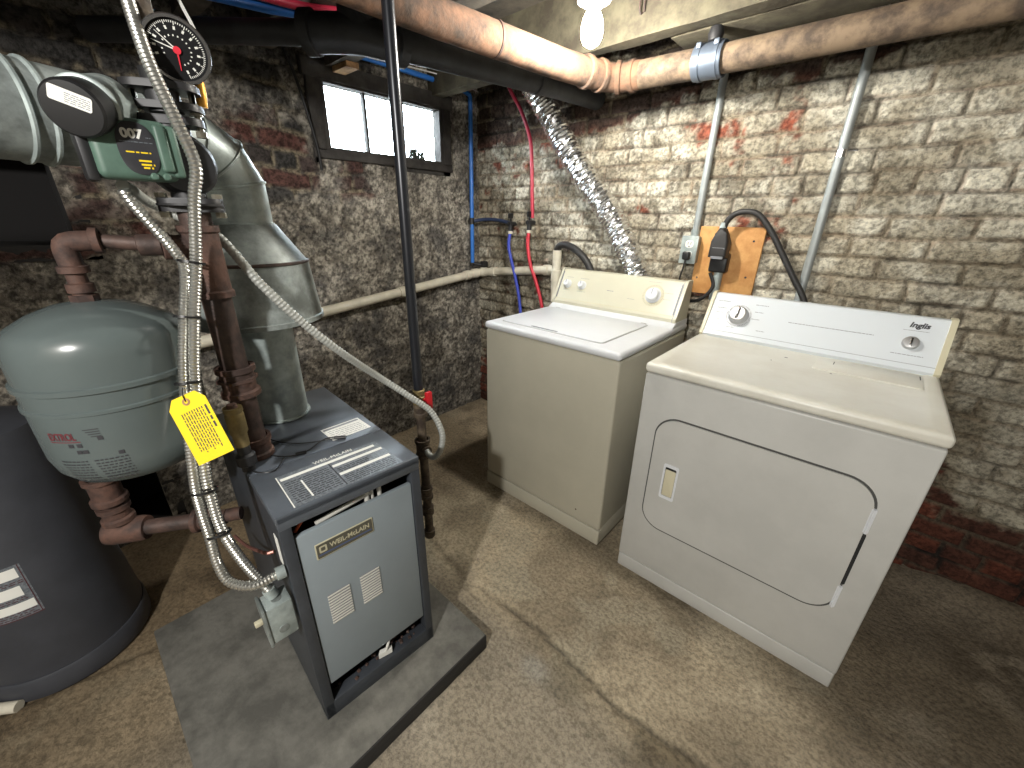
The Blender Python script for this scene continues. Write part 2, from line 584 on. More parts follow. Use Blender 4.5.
def back_wall(u, v):
    row, col, d, fx, fy = bricks(u, v, 0.0735, 0.215, 0.0045, 0.022, 11)
    m = sst(-0.001, 0.007, d)                       # 0 in the joint, 1 on the brick face
    r1, r2, r3 = hsh(row, col, 1), hsh(row, col, 2), hsh(row, col, 5)
    n1 = fbm(u, v, 5, 5, 21)
    n2 = fbm(u, v, 24, 5, 31)
    n3 = fbm(u, v, 1.3, 4, 41)
    h = 0.014 * m + 0.009 * (r1 - 0.5) * m + 0.004 * (fx * (r2 - .5) + fy * (r3 - .5)) * m + 0.012 * (n2 - 0.5) + 0.014 * (n3 - 0.5)
    g = lambda uc, vc, su, sv: np.exp(-((u - uc) / su) ** 2 - ((v - vc) / sv) ** 2)
    p = n1 * 0.6 + n2 * 0.4 + 0.17 + 0.10 * (r3 - 0.5)
    tz = v + 0.12 * (n1 - 0.5) + 0.10 * sst(1.5, 0.7, u)
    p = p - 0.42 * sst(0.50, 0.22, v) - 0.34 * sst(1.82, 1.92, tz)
    p = p - 0.22 * g(1.50, 1.72, 0.22, 0.06) - 0.14 * g(1.62, 1.62, 0.2, 0.10) - 0.25 * g(1.20, 1.41, 0.04, 0.03) - 0.16 * g(1.72, 1.28, 0.22, 0.2)
    p = p - 0.20 * g(1.75, 1.66, 0.05, 0.2) - 0.10 * g(0.6, 1.7, 0.3, 0.12)
    p = p + 0.14 * sst(1.85, 2.05, u) * sst(0.5, 0.7, v) * sst(1.95, 1.85, v)
    paint = sst(0.42, 0.53, p) * (0.30 + 0.70 * m)
    red = mix(A([0.20, 0.062, 0.038]), A([0.10, 0.045, 0.032]), r2) * (0.6 + 0.8 * n2)[..., None]
    red = mix(red, red * A([1.7, 1.5, 1.4]), sst(1.2, 1.4, v) * sst(1.9, 1.8, v))
    soot_shade = A([0.075, 0.068, 0.058])
    red = mix(red, soot_shade * (0.6 + 0.8 * n2)[..., None], sst(1.81, 1.91, tz) * 0.8)  # sooty top courses, with the brown pipe's shadow painted into the colour
    morta = mix(A([0.22, 0.19, 0.14]), A([0.34, 0.28, 0.19]), n1)
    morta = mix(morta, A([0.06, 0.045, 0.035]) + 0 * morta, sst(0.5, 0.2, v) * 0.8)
    morta = mix(morta, A([0.02, 0.018, 0.016]) + 0 * morta, sst(0.52, 0.66, vnoise(u, v, 9, 77)) * 0.9)
    base = mix(morta, red, m)
    wht = mix(A([0.58, 0.55, 0.455]), A([0.40, 0.36, 0.275]), sst(0.38, 0.62, fbm(u, v, 9, 4, 61)))
    wht = mix(wht, A([0.17, 0.15, 0.115]) + 0 * wht, sst(0.50, 0.62, fbm(u, v, 22, 6, 71, .7)) * (0.8 - 0.4 * sst(1.4, 2.0, u)))
    wht = wht * (0.85 + 0.25 * r1)[..., None]
    c = mix(base, wht, paint)
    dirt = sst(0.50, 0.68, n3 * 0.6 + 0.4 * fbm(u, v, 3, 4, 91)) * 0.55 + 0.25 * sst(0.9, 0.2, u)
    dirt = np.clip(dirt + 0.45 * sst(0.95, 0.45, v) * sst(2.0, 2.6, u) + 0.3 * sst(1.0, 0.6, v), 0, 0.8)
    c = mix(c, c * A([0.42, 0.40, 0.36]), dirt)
    return h, c


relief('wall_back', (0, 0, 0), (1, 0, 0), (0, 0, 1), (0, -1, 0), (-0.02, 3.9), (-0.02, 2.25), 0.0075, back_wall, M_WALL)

WIN = (-1.035, -0.30, 1.645, 1.955)     # y0 y1 z0 z1 of the masonry opening
NICHE = (-2.75, -1.975, 1.25, 1.56)
LOWHOLE = (-2.14, -2.00, 0.06, 0.34)


def left_wall(u, v):
    row, col, d, fx, fy = bricks(u + 0.1, v, 0.078, 0.22, 0.005, 0.05, 111)
    m = sst(-0.002, 0.010, d)
    r1, r2, r3 = hsh(row, col, 1), hsh(row, col, 2), hsh(row, col, 5)
    n1 = fbm(u, v, 4, 5, 121)
    n2 = fbm(u, v, 22, 5, 131)
    n3 = fbm(u, v, 1.6, 4, 141)
    upper = np.maximum(sst(1.25, 1.5, v + 0.25 * (n1 - 0.5)) * sst(-0.2, -1.1, u), sst(1.15, 1.25, v) * sst(-1.72, -1.8, u))
    plaster = sst(0.40, 0.55, n1 + 0.30 - 0.44 * upper)
    h = (0.016 * m + 0.016 * (r1 - 0.5) * m) * (1 - 0.9 * plaster) + 0.02 * (n2 - 0.5) + 0.03 * (n1 - 0.5)
    red = mix(A([0.105, 0.045, 0.036]), A([0.055, 0.036, 0.032]), r2) * (0.6 + 0.8 * n2)[..., None]
    soot_shade = A([0.04, 0.038, 0.036])
    br = mix(red, soot_shade * (0.6 + 0.9 * n2)[..., None], sst(0.35, 0.75, r3 * 0.6 + n3 * 0.4 + 0.5 * sst(1.7, 2.0, v)))
    mor = mix(A([0.20, 0.17, 0.12]), A([0.06, 0.055, 0.05]), sst(0.45, 0.6, n2))
    base = mix(mor, br, m)
    pl = mix(A([0.40, 0.37, 0.315]), A([0.15, 0.135, 0.115]), sst(0.38, 0.58, fbm(u, v, 24, 6, 151, 0.8)))
    pl = mix(pl, A([0.075, 0.072, 0.07]) + 0 * pl, sst(0.48, 0.64, fbm(u, v, 6, 7, 161, .75)) * 0.75)
    c = mix(base, pl, plaster * (0.85 + 0.15 * m))
    ledge = sst(1.92, 1.97, v) * sst(-1.2, -1.6, u)
    c = mix(c, c * 0.3 + A([0.11, 0.105, 0.095]), ledge)
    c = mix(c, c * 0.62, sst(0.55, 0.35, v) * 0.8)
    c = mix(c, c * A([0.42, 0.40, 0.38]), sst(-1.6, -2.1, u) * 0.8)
    return h, c


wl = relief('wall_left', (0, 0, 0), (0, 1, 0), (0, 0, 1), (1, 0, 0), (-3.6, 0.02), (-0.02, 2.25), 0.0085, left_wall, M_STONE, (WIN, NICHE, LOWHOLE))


def reveal(name, y0, y1, z0, z1, depth, back, m):
    b = MB()
    t = 0.05
    b.box((-depth, y0 - t, z1), (0.004, y1 + t, z1 + t)).box((-depth, y0 - t, z0 - t), (0.004, y1 + t, z0))
    b.box((-depth, y0 - t, z0 - t), (0.004, y0, z1 + t)).box((-depth, y1, z0 - t), (0.004, y1 + t, z1 + t))
    if back:
        b.box((-depth - 0.05, y0 - t, z0 - t), (-depth, y1 + t, z1 + t))
    return struct(b.obj(name, m))


m_rev = mat('sooty_reveal', (0.06, 0.055, 0.05), 0.9, var=0.5, vscale=12, bump=0.8, bscale=30)
reveal('trim_1', *WIN, 0.07, False, m_rev)
m_soot_shade = mat('soot_shade', (0.012, 0.011, 0.011), 0.95)  # soot plus the recesses' own shade, painted in as near-black
reveal('trim_2', *NICHE, 0.40, True, m_soot_shade)
reveal('trim_3', *LOWHOLE, 0.25, True, m_soot_shade)

# window: old dark timber frame, two mullions, panes
wy0, wy1, wz0, wz1 = WIN
b = MB()
b.prism([(wy0 + .0, wz0), (wy1, wz0), (wy1, wz1), (wy0, wz1)], 0.0, 0.06, frame((-0.035, 0, 0), (0, 1, 0), (0, 0, 1)),
        hole=[(wy0 + .035, wz0 + .02), (wy1 - .035, wz0 + .02), (wy1 - .035, wz1 - .03), (wy0 + .035, wz1 - .03)])
b.box((-0.05, wy0 - 0.05, wz0 - 0.03), (0.03, wy1 + 0.05, wz0 + 0.012), 0.004)          # sill
b.box((-0.05, wy0 - 0.06, wz1 - 0.02), (0.035, wy1 + 0.06, wz1 + 0.05), 0.004)          # lintel
b.box((-0.04, wy0 - 0.045, wz0), (0.03, wy0 + 0.012, wz1), 0.004).box((-0.04, wy1 - 0.012, wz0), (0.03, wy1 + 0.045, wz1), 0.004)
win = struct(b.obj('window_1', m_old))
for yy in (-0.785, -0.565):
    mu = MB().box((-0.03, yy - 0.007, wz0 + .01), (0.0, yy + 0.007, wz1 - .02), 0.002).obj('mullion', m_old, win)
pn = MB().box((-0.018, wy0 + .03, wz0 + .015), (-0.014, wy1 - .03, wz1 - .025)).obj('pane', m_glass, win)

struct(MB().box((-1.2, -2.2, 1.58), (-0.072, 0.9, 1.642)).obj('trim_10', m_plain))

# weed on the ground outside the window
rng = np.random.RandomState(5)
b = MB()
for k in range(34):
    a = rng.uniform(0, 6.28)
    p0 = Vector((-0.115, -0.415 + rng.uniform(-.02, .02), 1.640))
    p1 = p0 + Vector((rng.uniform(-.02, .02), rng.uniform(-.045, .045), rng.uniform(.04, .085) + (.05 if k == 0 else 0)))
    b.tube([p0, (p0 + p1) / 2 + Vector((0, .01, .012)), p1], 0.0028, 5, 0.02)
    b.prism([(0, -.009), (.030, 0), (0, .009)], 0, 0.001, frame(p1, (0, math.cos(a), math.sin(a)), (0, -math.sin(a), math.cos(a))))
tag(b.obj('weed', m_weed), 'small dark weed outside the window at its right end', 'plant')


def floor_f(u, v):
    n1 = fbm(u, v, 3, 5, 201)
    n2 = fbm(u, v, 18, 5, 211)
    n3 = fbm(u, v, 1.1, 4, 221)
    cy = -1.255 + 0.035 * (fbm(u, 0 * v, 3, 4, 231) - 0.5) + 0.012 * np.sin(u * 9)
    dc = v - cy
    crack = np.exp(-((dc + 0.010 * (fbm(u, 0 * v, 16, 4, 233) - .5)) / 0.0075) ** 2) * sst(0.75, 0.95, u) * (0.5 + 0.5 * sst(1.35, 1.5, u))
    lip = np.exp(-((dc - 0.016 - 0.02 * vnoise(u, 0 * v, 4, 9)) / 0.012) ** 2) * sst(0.9, 1.2, u)
    h = 0.010 * (n1 - 0.5) + 0.006 * (n2 - 0.5) - 0.010 * crack * (0.4 + 1.2 * vnoise(u, v, 7, 88)) + 0.004 * lip
    h = h - 0.006 * sst(0.06, -0.02, dc) * sst(-0.16, -0.02, dc)
    h = h + (0.02 + 0.07 * sst(2.3, 3.0, u)) * np.exp(-(v / 0.13) ** 2) * sst(2.2, 2.6, u) * (0.7 + 0.6 * n1)
    c = mix(A([0.44, 0.375, 0.27]), A([0.31, 0.26, 0.185]), sst(0.38, 0.62, n1))
    c = c * (0.70 + 0.60 * fbm(u, v, 12, 6, 281, .8))[..., None]
    c = mix(c, A([0.16, 0.135, 0.098]) + 0 * c, sst(0.53, 0.66, fbm(u, v, 7, 6, 241, .65)) * 0.45)
    c = mix(c, A([0.40, 0.36, 0.27]) + 0 * c, sst(0.60, 0.70, fbm(u, v, 5, 5, 251)) * 0.6)
    c = mix(c, A([0.255, 0.235, 0.20]) + 0 * c, sst(0.0, -0.12, dc) * sst(0.9, 1.2, u) * 0.5)       # greyer patch in front of the joint
    strip = sst(0.0, -0.02, dc) * sst(-0.15, -0.11, dc) * sst(1.5, 1.9, u)
    c = mix(c, c * A([0.62, 0.6, 0.56]), strip * sst(0.35, 0.6, n1 + 0.1))
    pt = np.exp(-(((u - 1.66) / 0.05) ** 2 + ((v + 1.36) / 0.04) ** 2) ** 2)
    c = mix(c, A([0.36, 0.34, 0.29]) + 0 * c, pt * 0.9)
    c = mix(c, c * 0.38, np.clip(crack * 1.2, 0, 1) * sst(0.3, 0.5, fbm(u, v, 14, 3, 261) + 0.12))
    ls = u - (0.673 - 0.205 * (-2.182 - v))
    seam = np.exp(-((ls + 0.02 * (n2 - .5)) / 0.008) ** 2) * sst(-2.15, -2.2, v)
    h = h - 0.006 * seam + 0.006 * sst(-0.01, 0.01, ls) * sst(-2.15, -2.2, v)
    c = mix(c, c * 0.45, seam * 0.8)
    # dirtier by the boiler, tank and both walls; darker brown right of the dryer
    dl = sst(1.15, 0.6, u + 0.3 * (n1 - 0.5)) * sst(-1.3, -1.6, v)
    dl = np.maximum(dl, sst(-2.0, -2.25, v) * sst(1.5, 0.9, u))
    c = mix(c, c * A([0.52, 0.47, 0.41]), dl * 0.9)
    dr = np.maximum(sst(-0.75, -0.35, v + 0.3 * (n1 - .5)) * sst(2.2, 2.5, u), sst(2.2, 2.7, u + 0.4 * (n3 - .5)) * 0.8)
    c = mix(c, A([0.105, 0.085, 0.062]) * (0.6 + 0.9 * n2)[..., None], dr * 0.85)
    c = mix(c, A([0.30, 0.26, 0.2]) + 0 * c, dr * sst(0.6, 0.7, fbm(u, v, 6, 5, 271)) * 0.7)
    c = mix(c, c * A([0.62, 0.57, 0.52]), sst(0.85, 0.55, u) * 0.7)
    c = mix(c, c * A([0.6, 0.56, 0.5]), sst(0.5, 0.62, n3) * 0.5)
    return h, c


relief('floor', (0, 0, 0), (1, 0, 0), (0, 1, 0), (0, 0, 1), (-0.05, 3.95), (-3.6, 0.05), 0.0115, floor_f, M_FLOOR)
struct(MB().box((-0.3, -3.7, ZC), (4.0, 0.3, ZC + 0.06)).obj('ceiling', m_deck))
struct(MB().box((3.9, -3.7, -0.1), (4.0, 0.1, ZC + 0.05)).obj('wall_right', m_plain))
struct(MB().box((-0.3, -3.75, -0.1), (4.0, -3.6, ZC + 0.05)).obj('wall_front', m_plain))


def timber(name, y0, y1, z0, x0=0.0, x1=3.9, m=m_joist, z1=ZC):
    n = 40
    b = bmesh.new()
    rg = np.random.RandomState(int(abs(y0) * 100))
    rings = []
    w = [rg.uniform(-.004, .004, 4) for _ in range(n + 1)]
    for i in range(n + 1):
        x = x0 + (x1 - x0) * i / n
        q = w[i]
        rings.append([b.verts.new((x, y0 + q[0], z0 + q[1])), b.verts.new((x, y1 + q[2], z0 + q[3])), b.verts.new((x, y1, z1)), b.verts.new((x, y0, z1))])
    for P, Q in zip(rings, rings[1:]):
        for k in range(4):
            b.faces.new((P[k], P[(k + 1) % 4], Q[(k + 1) % 4], Q[k]))
    b.faces.new(rings[0]); b.faces.new(rings[-1])
    o = MB().merge(b).obj(name, m, None, 30)
    return struct(o)


timber('trim_4', -0.385, -0.315, 1.985)
timber('trim_5', -0.985, -0.915, 1.988, m=m_deck)
timber('trim_6', -1.265, -1.195, 2.0, m=m_deck)
timber('trim_7', -1.525, -1.455, 2.02, m=m_deck)
timber('trim_8', -1.985, -1.915, 1.99, m=m_deck)
timber('trim_9', -2.485, -2.415, 1.99)

# plank nailed up between the last joist and the brick wall, with blocking behind
pl = thing('overhead_plank', 'long whitewashed plank under the ceiling above the brown pipe on the brick wall', 'plank', (1.35, -0.2, 1.985))
MB().box((1.345, -0.30, 1.985), (3.6, -0.13, 2.010), 0.003).obj('board', m_joist, pl)
b = MB()
for x in (1.5, 1.9, 2.3, 2.8):
    MB().box((x, -0.26, 2.010), (x + 0.045, -0.05, ZC), 0.003).obj('block', m_deck, pl)
tag(MB().box((0.05, -0.96, 1.965), (0.18, -0.90, 1.989), 0.002, M=Matrix.Translation((0, 0, 0.0))).obj('wood_block', m_wood),
    'short tan wood block under the joist just above the window', 'wood block')
tag(MB().box((0.60, -0.96, 1.962), (0.72, -0.91, 1.984), 0.002).obj('wood_shim', m_wood),
    'thin pale wood shim under the joist beside the orange rusty pipe', 'wood shim')

# concrete pad under the boiler
b = MB()
b.box((0.66, -2.17, -0.01), (1.49, -1.415, 0.06), 0.006)
pad = tag(b.obj('concrete_pad', m_pad), 'low grey concrete pad on the floor under the boiler', 'concrete pad')
MB().box((1.4885, -2.168, -0.008), (1.4935, -1.417, 0.0585), 0.001).obj('dark_edge', mat('near_black', (0.022, 0.021, 0.02), .85), pad)  # near-black strip over the pad's front face

# ------------------------------------------------------------------ clothes washer (local frame: front left foot, x along the front, y to the wall)
w_, d_, h_ = 0.688, 0.655, 0.924
wa = thing('washing_machine', 'cream top-loading washing machine with white lid left of the dryer', 'washing machine', (0.854, -0.785, 0), 0.40)
MB().box((0, 0, 0.105), (w_, d_, 0.889), 0.012, 3).box((0.0, 0.02, 0.028), (w_, d_, 0.12), 0.004).obj('cabinet', m_cream, wa)
MB().box((0.0, 0.0, 0.028), (w_, 0.03, 0.102), 0.006, 3).obj('kick_panel', m_cream, wa)
MB().box((-0.003, -0.007, 0.8915), (w_ + 0.003, d_ - 0.0, h_), 0.014, 4).obj('top_panel', m_lidwhite, wa)
MB().prism([(.474, h_ - .004), (.515, .9425), (.655, .9425), (.655, h_ - .004)], 0.004, w_ - 0.004, Matrix(((0, 0, 1, 0), (1, 0, 0, 0), (0, 1, 0, 0), (0, 0, 0, 1)))).obj('top_riser', m_lidwhite, wa)
b = MB().prism(rrect(0.048, 0.052, 0.582, 0.470, 0.02), h_ - 0.002, h_ + 0.0004)
b.obj('lid_gap', mat('grey_seam', S((150, 150, 148)), .6), wa)
lid = MB().prism(rrect(0.052, 0.056, 0.578, 0.466, 0.018), h_ - 0.002, h_ + 0.004, None, 0.0025).obj('lid', m_lidwhite, wa)
MB().prism(rrect(0.22, 0.060, 0.36, 0.072, 0.004), h_ + 0.0035, h_ + 0.0046).obj('finger_slot', m_greypaper, lid)
for x in (0.075, 0.555):
    MB().cyl((x - .012, 0.468, h_ + .003), (x + .012, 0.468, h_ + .003), 0.004, n=10).obj('hinge', m_brush, lid)
for x in (0.05, w_ - 0.05):
    for y in (0.05, d_ - 0.05):
        MB().cyl((x, y, 0.0), (x, y, 0.032), 0.02, 0.014, 14).obj('foot', m_black, wa)
cp = [(.516, .942), (.516, .956), (.530, .968), (.598, 1.106), (.606, 1.113), (.650, 1.113), (.650, .942)]
YZ = Matrix(((0, 0, 1, 0), (1, 0, 0, 0), (0, 1, 0, 0), (0, 0, 0, 1)))       # local xy -> yz, extruded along x
con = MB().prism(cp, 0.012, 0.662, YZ).obj('console', m_console, wa)
ep = [(.511, .942), (.511, .958), (.524, .970), (.594, 1.112), (.603, 1.118), (.655, 1.118), (.655, .942)]
for x0, x1 in ((0.002, 0.012), (0.666, 0.680)):
    MB().prism(ep, x0, x1, YZ).obj('end_cap', m_console, con)
MB().prism(cp, 0.662, 0.666, YZ @ Matrix.Translation((-0.001, 0.001, 0))).obj('trim_strip', m_greyink, con)
MB().prism(cp, 0.011, 0.0122, YZ @ Matrix.Translation((-0.002, 0.002, 0))).obj('trim_strip', m_greyink, con)
F = frame((0, .530, .968), (1, 0, 0), (0, .068, .138))
mb = MB(F)
mb.prism([(0.012, -0.003), (0.662, -0.003), (0.662, 0.0005), (0.012, 0.0005)], 0, 0.0012)
mb.obj('lower_bead', m_capcream, con)
for xs in (0.0125, 0.6555):
    MB(F).prism([(xs, .004), (xs + .0055, .004), (xs + .0055, .150), (xs, .150)], 0, .0008).obj('dark_stripe', m_greyink, con)
for x, s, r in ((0.062, 0.082, 0.020), (0.152, 0.084, 0.020), (0.540, 0.082, 0.034)):
    if r > .03:
        MB(F).lathe([(0, 0), (0.052, 0), (0.052, 0.0015), (0, 0.0015)], (x, s, 0), n=40).obj('dial_ring', m_capcream, con)
        mk = MB(F)
        for k in range(40):
            a = 2 * math.pi * k / 40
            mk.box((0.044, -.0008, .0015), (0.050, .0008, .0019), M=Matrix.Translation((x, s, 0)) @ Matrix.Rotation(a, 4, 'Z'))
        mk.obj('dial_marks', m_greyink, con)
    kn = MB(F).lathe([(0, 0), (r * 1.12, 0), (r * 1.1, 0.004), (r * .9, .008), (r * .84, .022), (r * .7, .026), (0, .026)], (x, s, 0), n=32).obj('control_knob', m_lidwhite, con)
    MB(F).box((x - .0015, s, .0255), (x + .0015, s + r * .8, .0275)).obj('pointer', m_greyink, kn)
pr_ = MB(F)
for x0, x1, s in ((.045, .085, .12), (.13, .18, .12), (.045, .085, .05), (.13, .18, .05), (.42, .455, .05), (.59, .63, .10), (.59, .625, .07), (.50, .56, .145)):
    lines(pr_, Matrix.Identity(4), [(x0, x1, s)], .0016)
lines(pr_, Matrix.Identity(4), [(.30, .335, .075)], .003)
pr_.obj('printing', m_greyink, con)
MB().cyl((0.565, -0.0005, 0.16), (0.565, 0.004, 0.16), 0.004, n=10).obj('rust_spot', m_rust, wa)

# ------------------------------------------------------------------ dryer
w_, d_, h_ = 0.731, 0.636, 0.926
dr = thing('dryer', 'white front-loading clothes dryer with large door and chrome dial, right of the washer', 'dryer', (1.6517, -0.7994, 0), 0.4387)
MB().box((0, 0.004, 0.03), (w_, d_, 0.890), 0.006, 2).obj('cabinet', m_dryer, dr)
MB().box((0.0, -0.004, 0.092), (w_, 0.02, 0.888), 0.006, 3).obj('front_panel', m_dryer, dr)
MB().box((0.002, -0.003, 0.026), (w_ - 0.002, 0.02, 0.089), 0.005, 3).obj('kick_panel', m_dryer, dr)
MB().box((-0.003, -0.012, 0.8925), (w_ + 0.003, d_, h_), 0.012, 4, inset=(0.028, 0.012, 0.004)).obj('top_panel', m_dryertop, dr)
FR = frame((0, -0.004, 0), (1, 0, 0), (0, 0, 1))
MB(FR).prism(rrect(0.0650, 0.2905, 0.6615, 0.7550, 0.077, 10), 0, 0.0012).obj('door_gap', mat('shadow_gap_grey', S((70, 70, 68)), .7), dr)
door = MB(FR).prism(rrect(0.0705, 0.2985, 0.6555, 0.7495, 0.072, 10), 0.0005, 0.0058, None, 0.0028, 4).obj('door', m_dryer, dr)
hd = MB(FR).prism(rrect(0.119, 0.440, 0.171, 0.582, 0.006, 4), 0.0055, 0.0090, None, hole=rrect(0.126, 0.452, 0.164, 0.570, 0.004, 4)).obj('handle', m_lidwhite, door)
MB(FR).prism(rrect(0.126, 0.451, 0.164, 0.569, 0.004, 4), 0.0052, 0.0064).obj('recess', m_gap, hd)
MB(FR).prism(rrect(0.127, 0.453, 0.163, 0.560, 0.004, 4), 0.0060, 0.0086, None, 0.0012).obj('grip', m_capcream, hd)
for z0, z1 in ((0.606, 0.684), (0.332, 0.412)):
    MB(FR).prism(rrect(0.652, z0, 0.664, z1, 0.003, 3), 0.0008, 0.0068, None, 0.002).cyl((0.658, z0, 0.0075), (0.658, z1, 0.0075), 0.003, n=8).obj('hinge', m_lidwhite, door)
MB(FR).prism(rrect(0.654, 0.42, 0.664, 0.60, 0.003, 3), 0.0004, 0.0030).obj('hinge_slot', m_gap, door)
for x in (0.05, w_ - 0.05):
    for y in (0.05, d_ - 0.05):
        MB().cyl((x, y, 0.0), (x, y, 0.034), 0.02, 0.014, 14).obj('foot', m_black, dr)
cp = [(.508, h_ - .004), (.503, .934), (.512, .945), (.596, 1.082), (.603, 1.087), (.632, 1.087), (.632, h_ - .004)]
con = MB().prism(cp, 0.012, w_ - 0.012, YZ).obj('console', m_bluewhite, dr)
ep = [(.504, h_ - .004), (.498, .934), (.507, .947), (.591, 1.087), (.600, 1.092), (.634, 1.092), (.634, h_ - .004)]
for x0, x1 in ((0.0, 0.013), (w_ - 0.016, w_)):
    MB().prism(ep, x0, x1, YZ, ).obj('end_cap', m_capcream, con)
F = frame((0, .512, .945), (1, 0, 0), (0, .084, .137))
mb = MB(F)
mb.prism([(0.014, 0.004), (w_ - 0.016, 0.004), (w_ - 0.016, 0.0052), (0.014, 0.0052)], 0, 0.0006)
mb.obj('lower_line', m_greyink, con)
x, s = 0.122, 0.080
MB(F).lathe([(0, 0), (0.047, 0), (0.047, 0.0008), (0, 0.0008)], (x, s, 0), n=40).obj('dial_ring', m_lidwhite, con)
mk = MB(F)
for k in range(48):
    if k % 8 != 5:
        a = 2 * math.pi * k / 48
        mk.box((0.041, -.0009, .0006), (0.046, .0009, .0012), M=Matrix.Translation((x, s, 0)) @ Matrix.Rotation(a, 4, 'Z'))
mk.obj('dial_marks', m_greyink, con)
kn = MB(F).lathe([(0, 0), (.037, 0), (.037, .006), (.034, .010), (.031, .028), (.027, .031), (0, .0305)], (x, s, 0), n=36).obj('control_knob', m_brush, con)
MB(F).box((x - .004, s - .026, .030), (x + .004, s + .026, .036), .0015).obj('grip_bar', m_chrome, kn)
bt = MB(F).lathe([(0, 0), (.022, 0), (.022, .008), (.019, .013), (.015, .014), (0, .013)], (0.640, 0.074, 0), n=28).obj('start_button', m_brush, con)
MB(F).box((0.637, 0.060, .0125), (0.643, 0.088, .0165), .001).obj('grip_bar', m_chrome, bt)
pr_ = MB(F)
for x0, x1, s in ((.030, .075, .135), (.035, .07, .105), (.035, .065, .085), (.03, .065, .055), (.03, .065, .035), (.175, .205, .105), (.17, .20, .075), (.17, .215, .135),
                  (.20, .23, .03), (.09, .12, .028), (.60, .68, .033)):
    lines(pr_, Matrix.Identity(4), [(x0, x1, s)], .002)
lines(pr_, Matrix.Identity(4), [(.295, .545, .083)], .0022)
lines(pr_, Matrix.Identity(4), [(.612, .675, .118)], .0012)
pr_.obj('printing', m_greyink, con)
text('logo', 'Inglis', 0.0245, F @ Matrix.Translation((.648, .137, .0004)), m_ink, con, shear=0.25, bold=0.0008, sx=1.0)
lt = MB().prism(rrect(0.42, 0.335, 0.690, 0.490, 0.006), h_ - 0.0045, h_ - 0.001, None, 0.0015).obj('lint_screen_cover', m_dryertop, dr)
MB().box((0.468, 0.42, h_ - .0012), (0.4705, 0.455, h_ - .0004)).obj('finger_slot', m_ink, lt)
MB().box((0.684, 0.43, h_ - .0012), (0.6865, 0.47, h_ - .0004)).obj('finger_slot', m_ink, lt)
for x, y, q in ((.33, .40, .010), (.47, .31, .006), (.30, .33, .004), (.55, .44, .004)):
    MB().prism(rrect(x, y, x + q, y + .004, .001, 2), h_ - 0.0042, h_ - 0.0034).obj('paint_chip', m_ink, dr)

# ------------------------------------------------------------------ boiler (local frame: front left foot; x back is negative)
bo = thing('boiler', 'small dark grey boiler with light grey front panel on the concrete pad', 'boiler', (1.346, -1.891, 0.06), -3.369)
D, Wd, H = 0.647, 0.351, 0.71
b = MB()
b.box((-D, 0, 0), (-0.02, 0.010, H - .02)).box((-D, Wd - 0.010, 0), (-0.02, Wd, H - .02)).box((-D, 0, 0), (-D + .01, Wd, H - .02))
b.box((-0.03, 0, 0), (0, 0.026, H - 0.03), 0.002).box((-0.03, Wd - 0.026, 0), (0, Wd, H - 0.03), 0.002)
b.box((-0.035, 0, 0), (0, Wd, 0.055), 0.003).box((-D, 0, 0), (0, Wd, 0.004))
b.obj('jacket', m_boiler, bo)
MB().box((-D, -0.001, H - 0.022), (-0.205, Wd + 0.001, H), 0.003).obj('rear_top_panel', m_boilertop, bo)
MB().box((-0.203, -0.001, H - 0.022), (0.001, Wd + 0.001, H), 0.003).box((-0.02, 0.0, H - 0.040), (0.001, Wd, H - .004), 0.003).obj('front_top_panel', m_boilertop, bo)
PY0, PY1, PZ0, PZ1 = 0.028, 0.324, 0.120, 0.634
FB = frame((-0.004, 0, 0), (0, 1, 0), (0, 0, 1))
fp = MB().box((-0.018, PY0, PZ0), (-0.004, PY1, PZ1), 0.003).obj('front_panel', m_bpanel, bo)
npl = MB(FB).prism(rrect(0.062, 0.545, 0.205, 0.590, 0.002, 2), 0, 0.0022, None, 0.0008).obj('nameplate', m_gold, fp)
MB(FB).prism(rrect(0.0645, 0.5475, 0.2025, 0.5875, 0.002, 2), 0.002, 0.0026).obj('nameplate_face', m_nameplate, npl)
MB(FB).prism(rrect(0.068, 0.5555, 0.199, 0.5575, 0.0005, 2), 0.0024, 0.0030).obj('blue_stripe', m_blueline, npl)
MB(FB).prism(rrect(0.070, 0.562, 0.088, 0.581, 0.003, 3), 0.0024, 0.0031, hole=rrect(0.074, 0.566, 0.084, 0.577, 0.002, 3)).obj('emblem', m_gold, npl)
text('lettering', 'WEIL-McLAIN', 0.0185, FB @ Matrix.Translation((0.145, 0.5715, 0.0027)), m_gold, npl, bold=0.0004, sx=0.90)
for y0, y1 in ((0.066, 0.122), (0.150, 0.204)):
    g = MB(FB)
    for k in range(11):
        z = 0.325 + k * 0.0092
        g.prism([(y0, z), (y1, z), (y1, z + .0038), (y0, z + .0038)], 0, 0.0035, None, 0.001)
    gr = g.obj('louvre_grille', m_porc, fp)
    g = MB(FB)
    for k in range(11):
        z = 0.325 + k * 0.0092
        g.prism([(y0 + .001, z + .0042), (y1 - .001, z + .0042), (y1 - .001, z + .0068), (y0 + .001, z + .0068)], 0, 0.0006)
    g.obj('slots', m_greyink, gr)
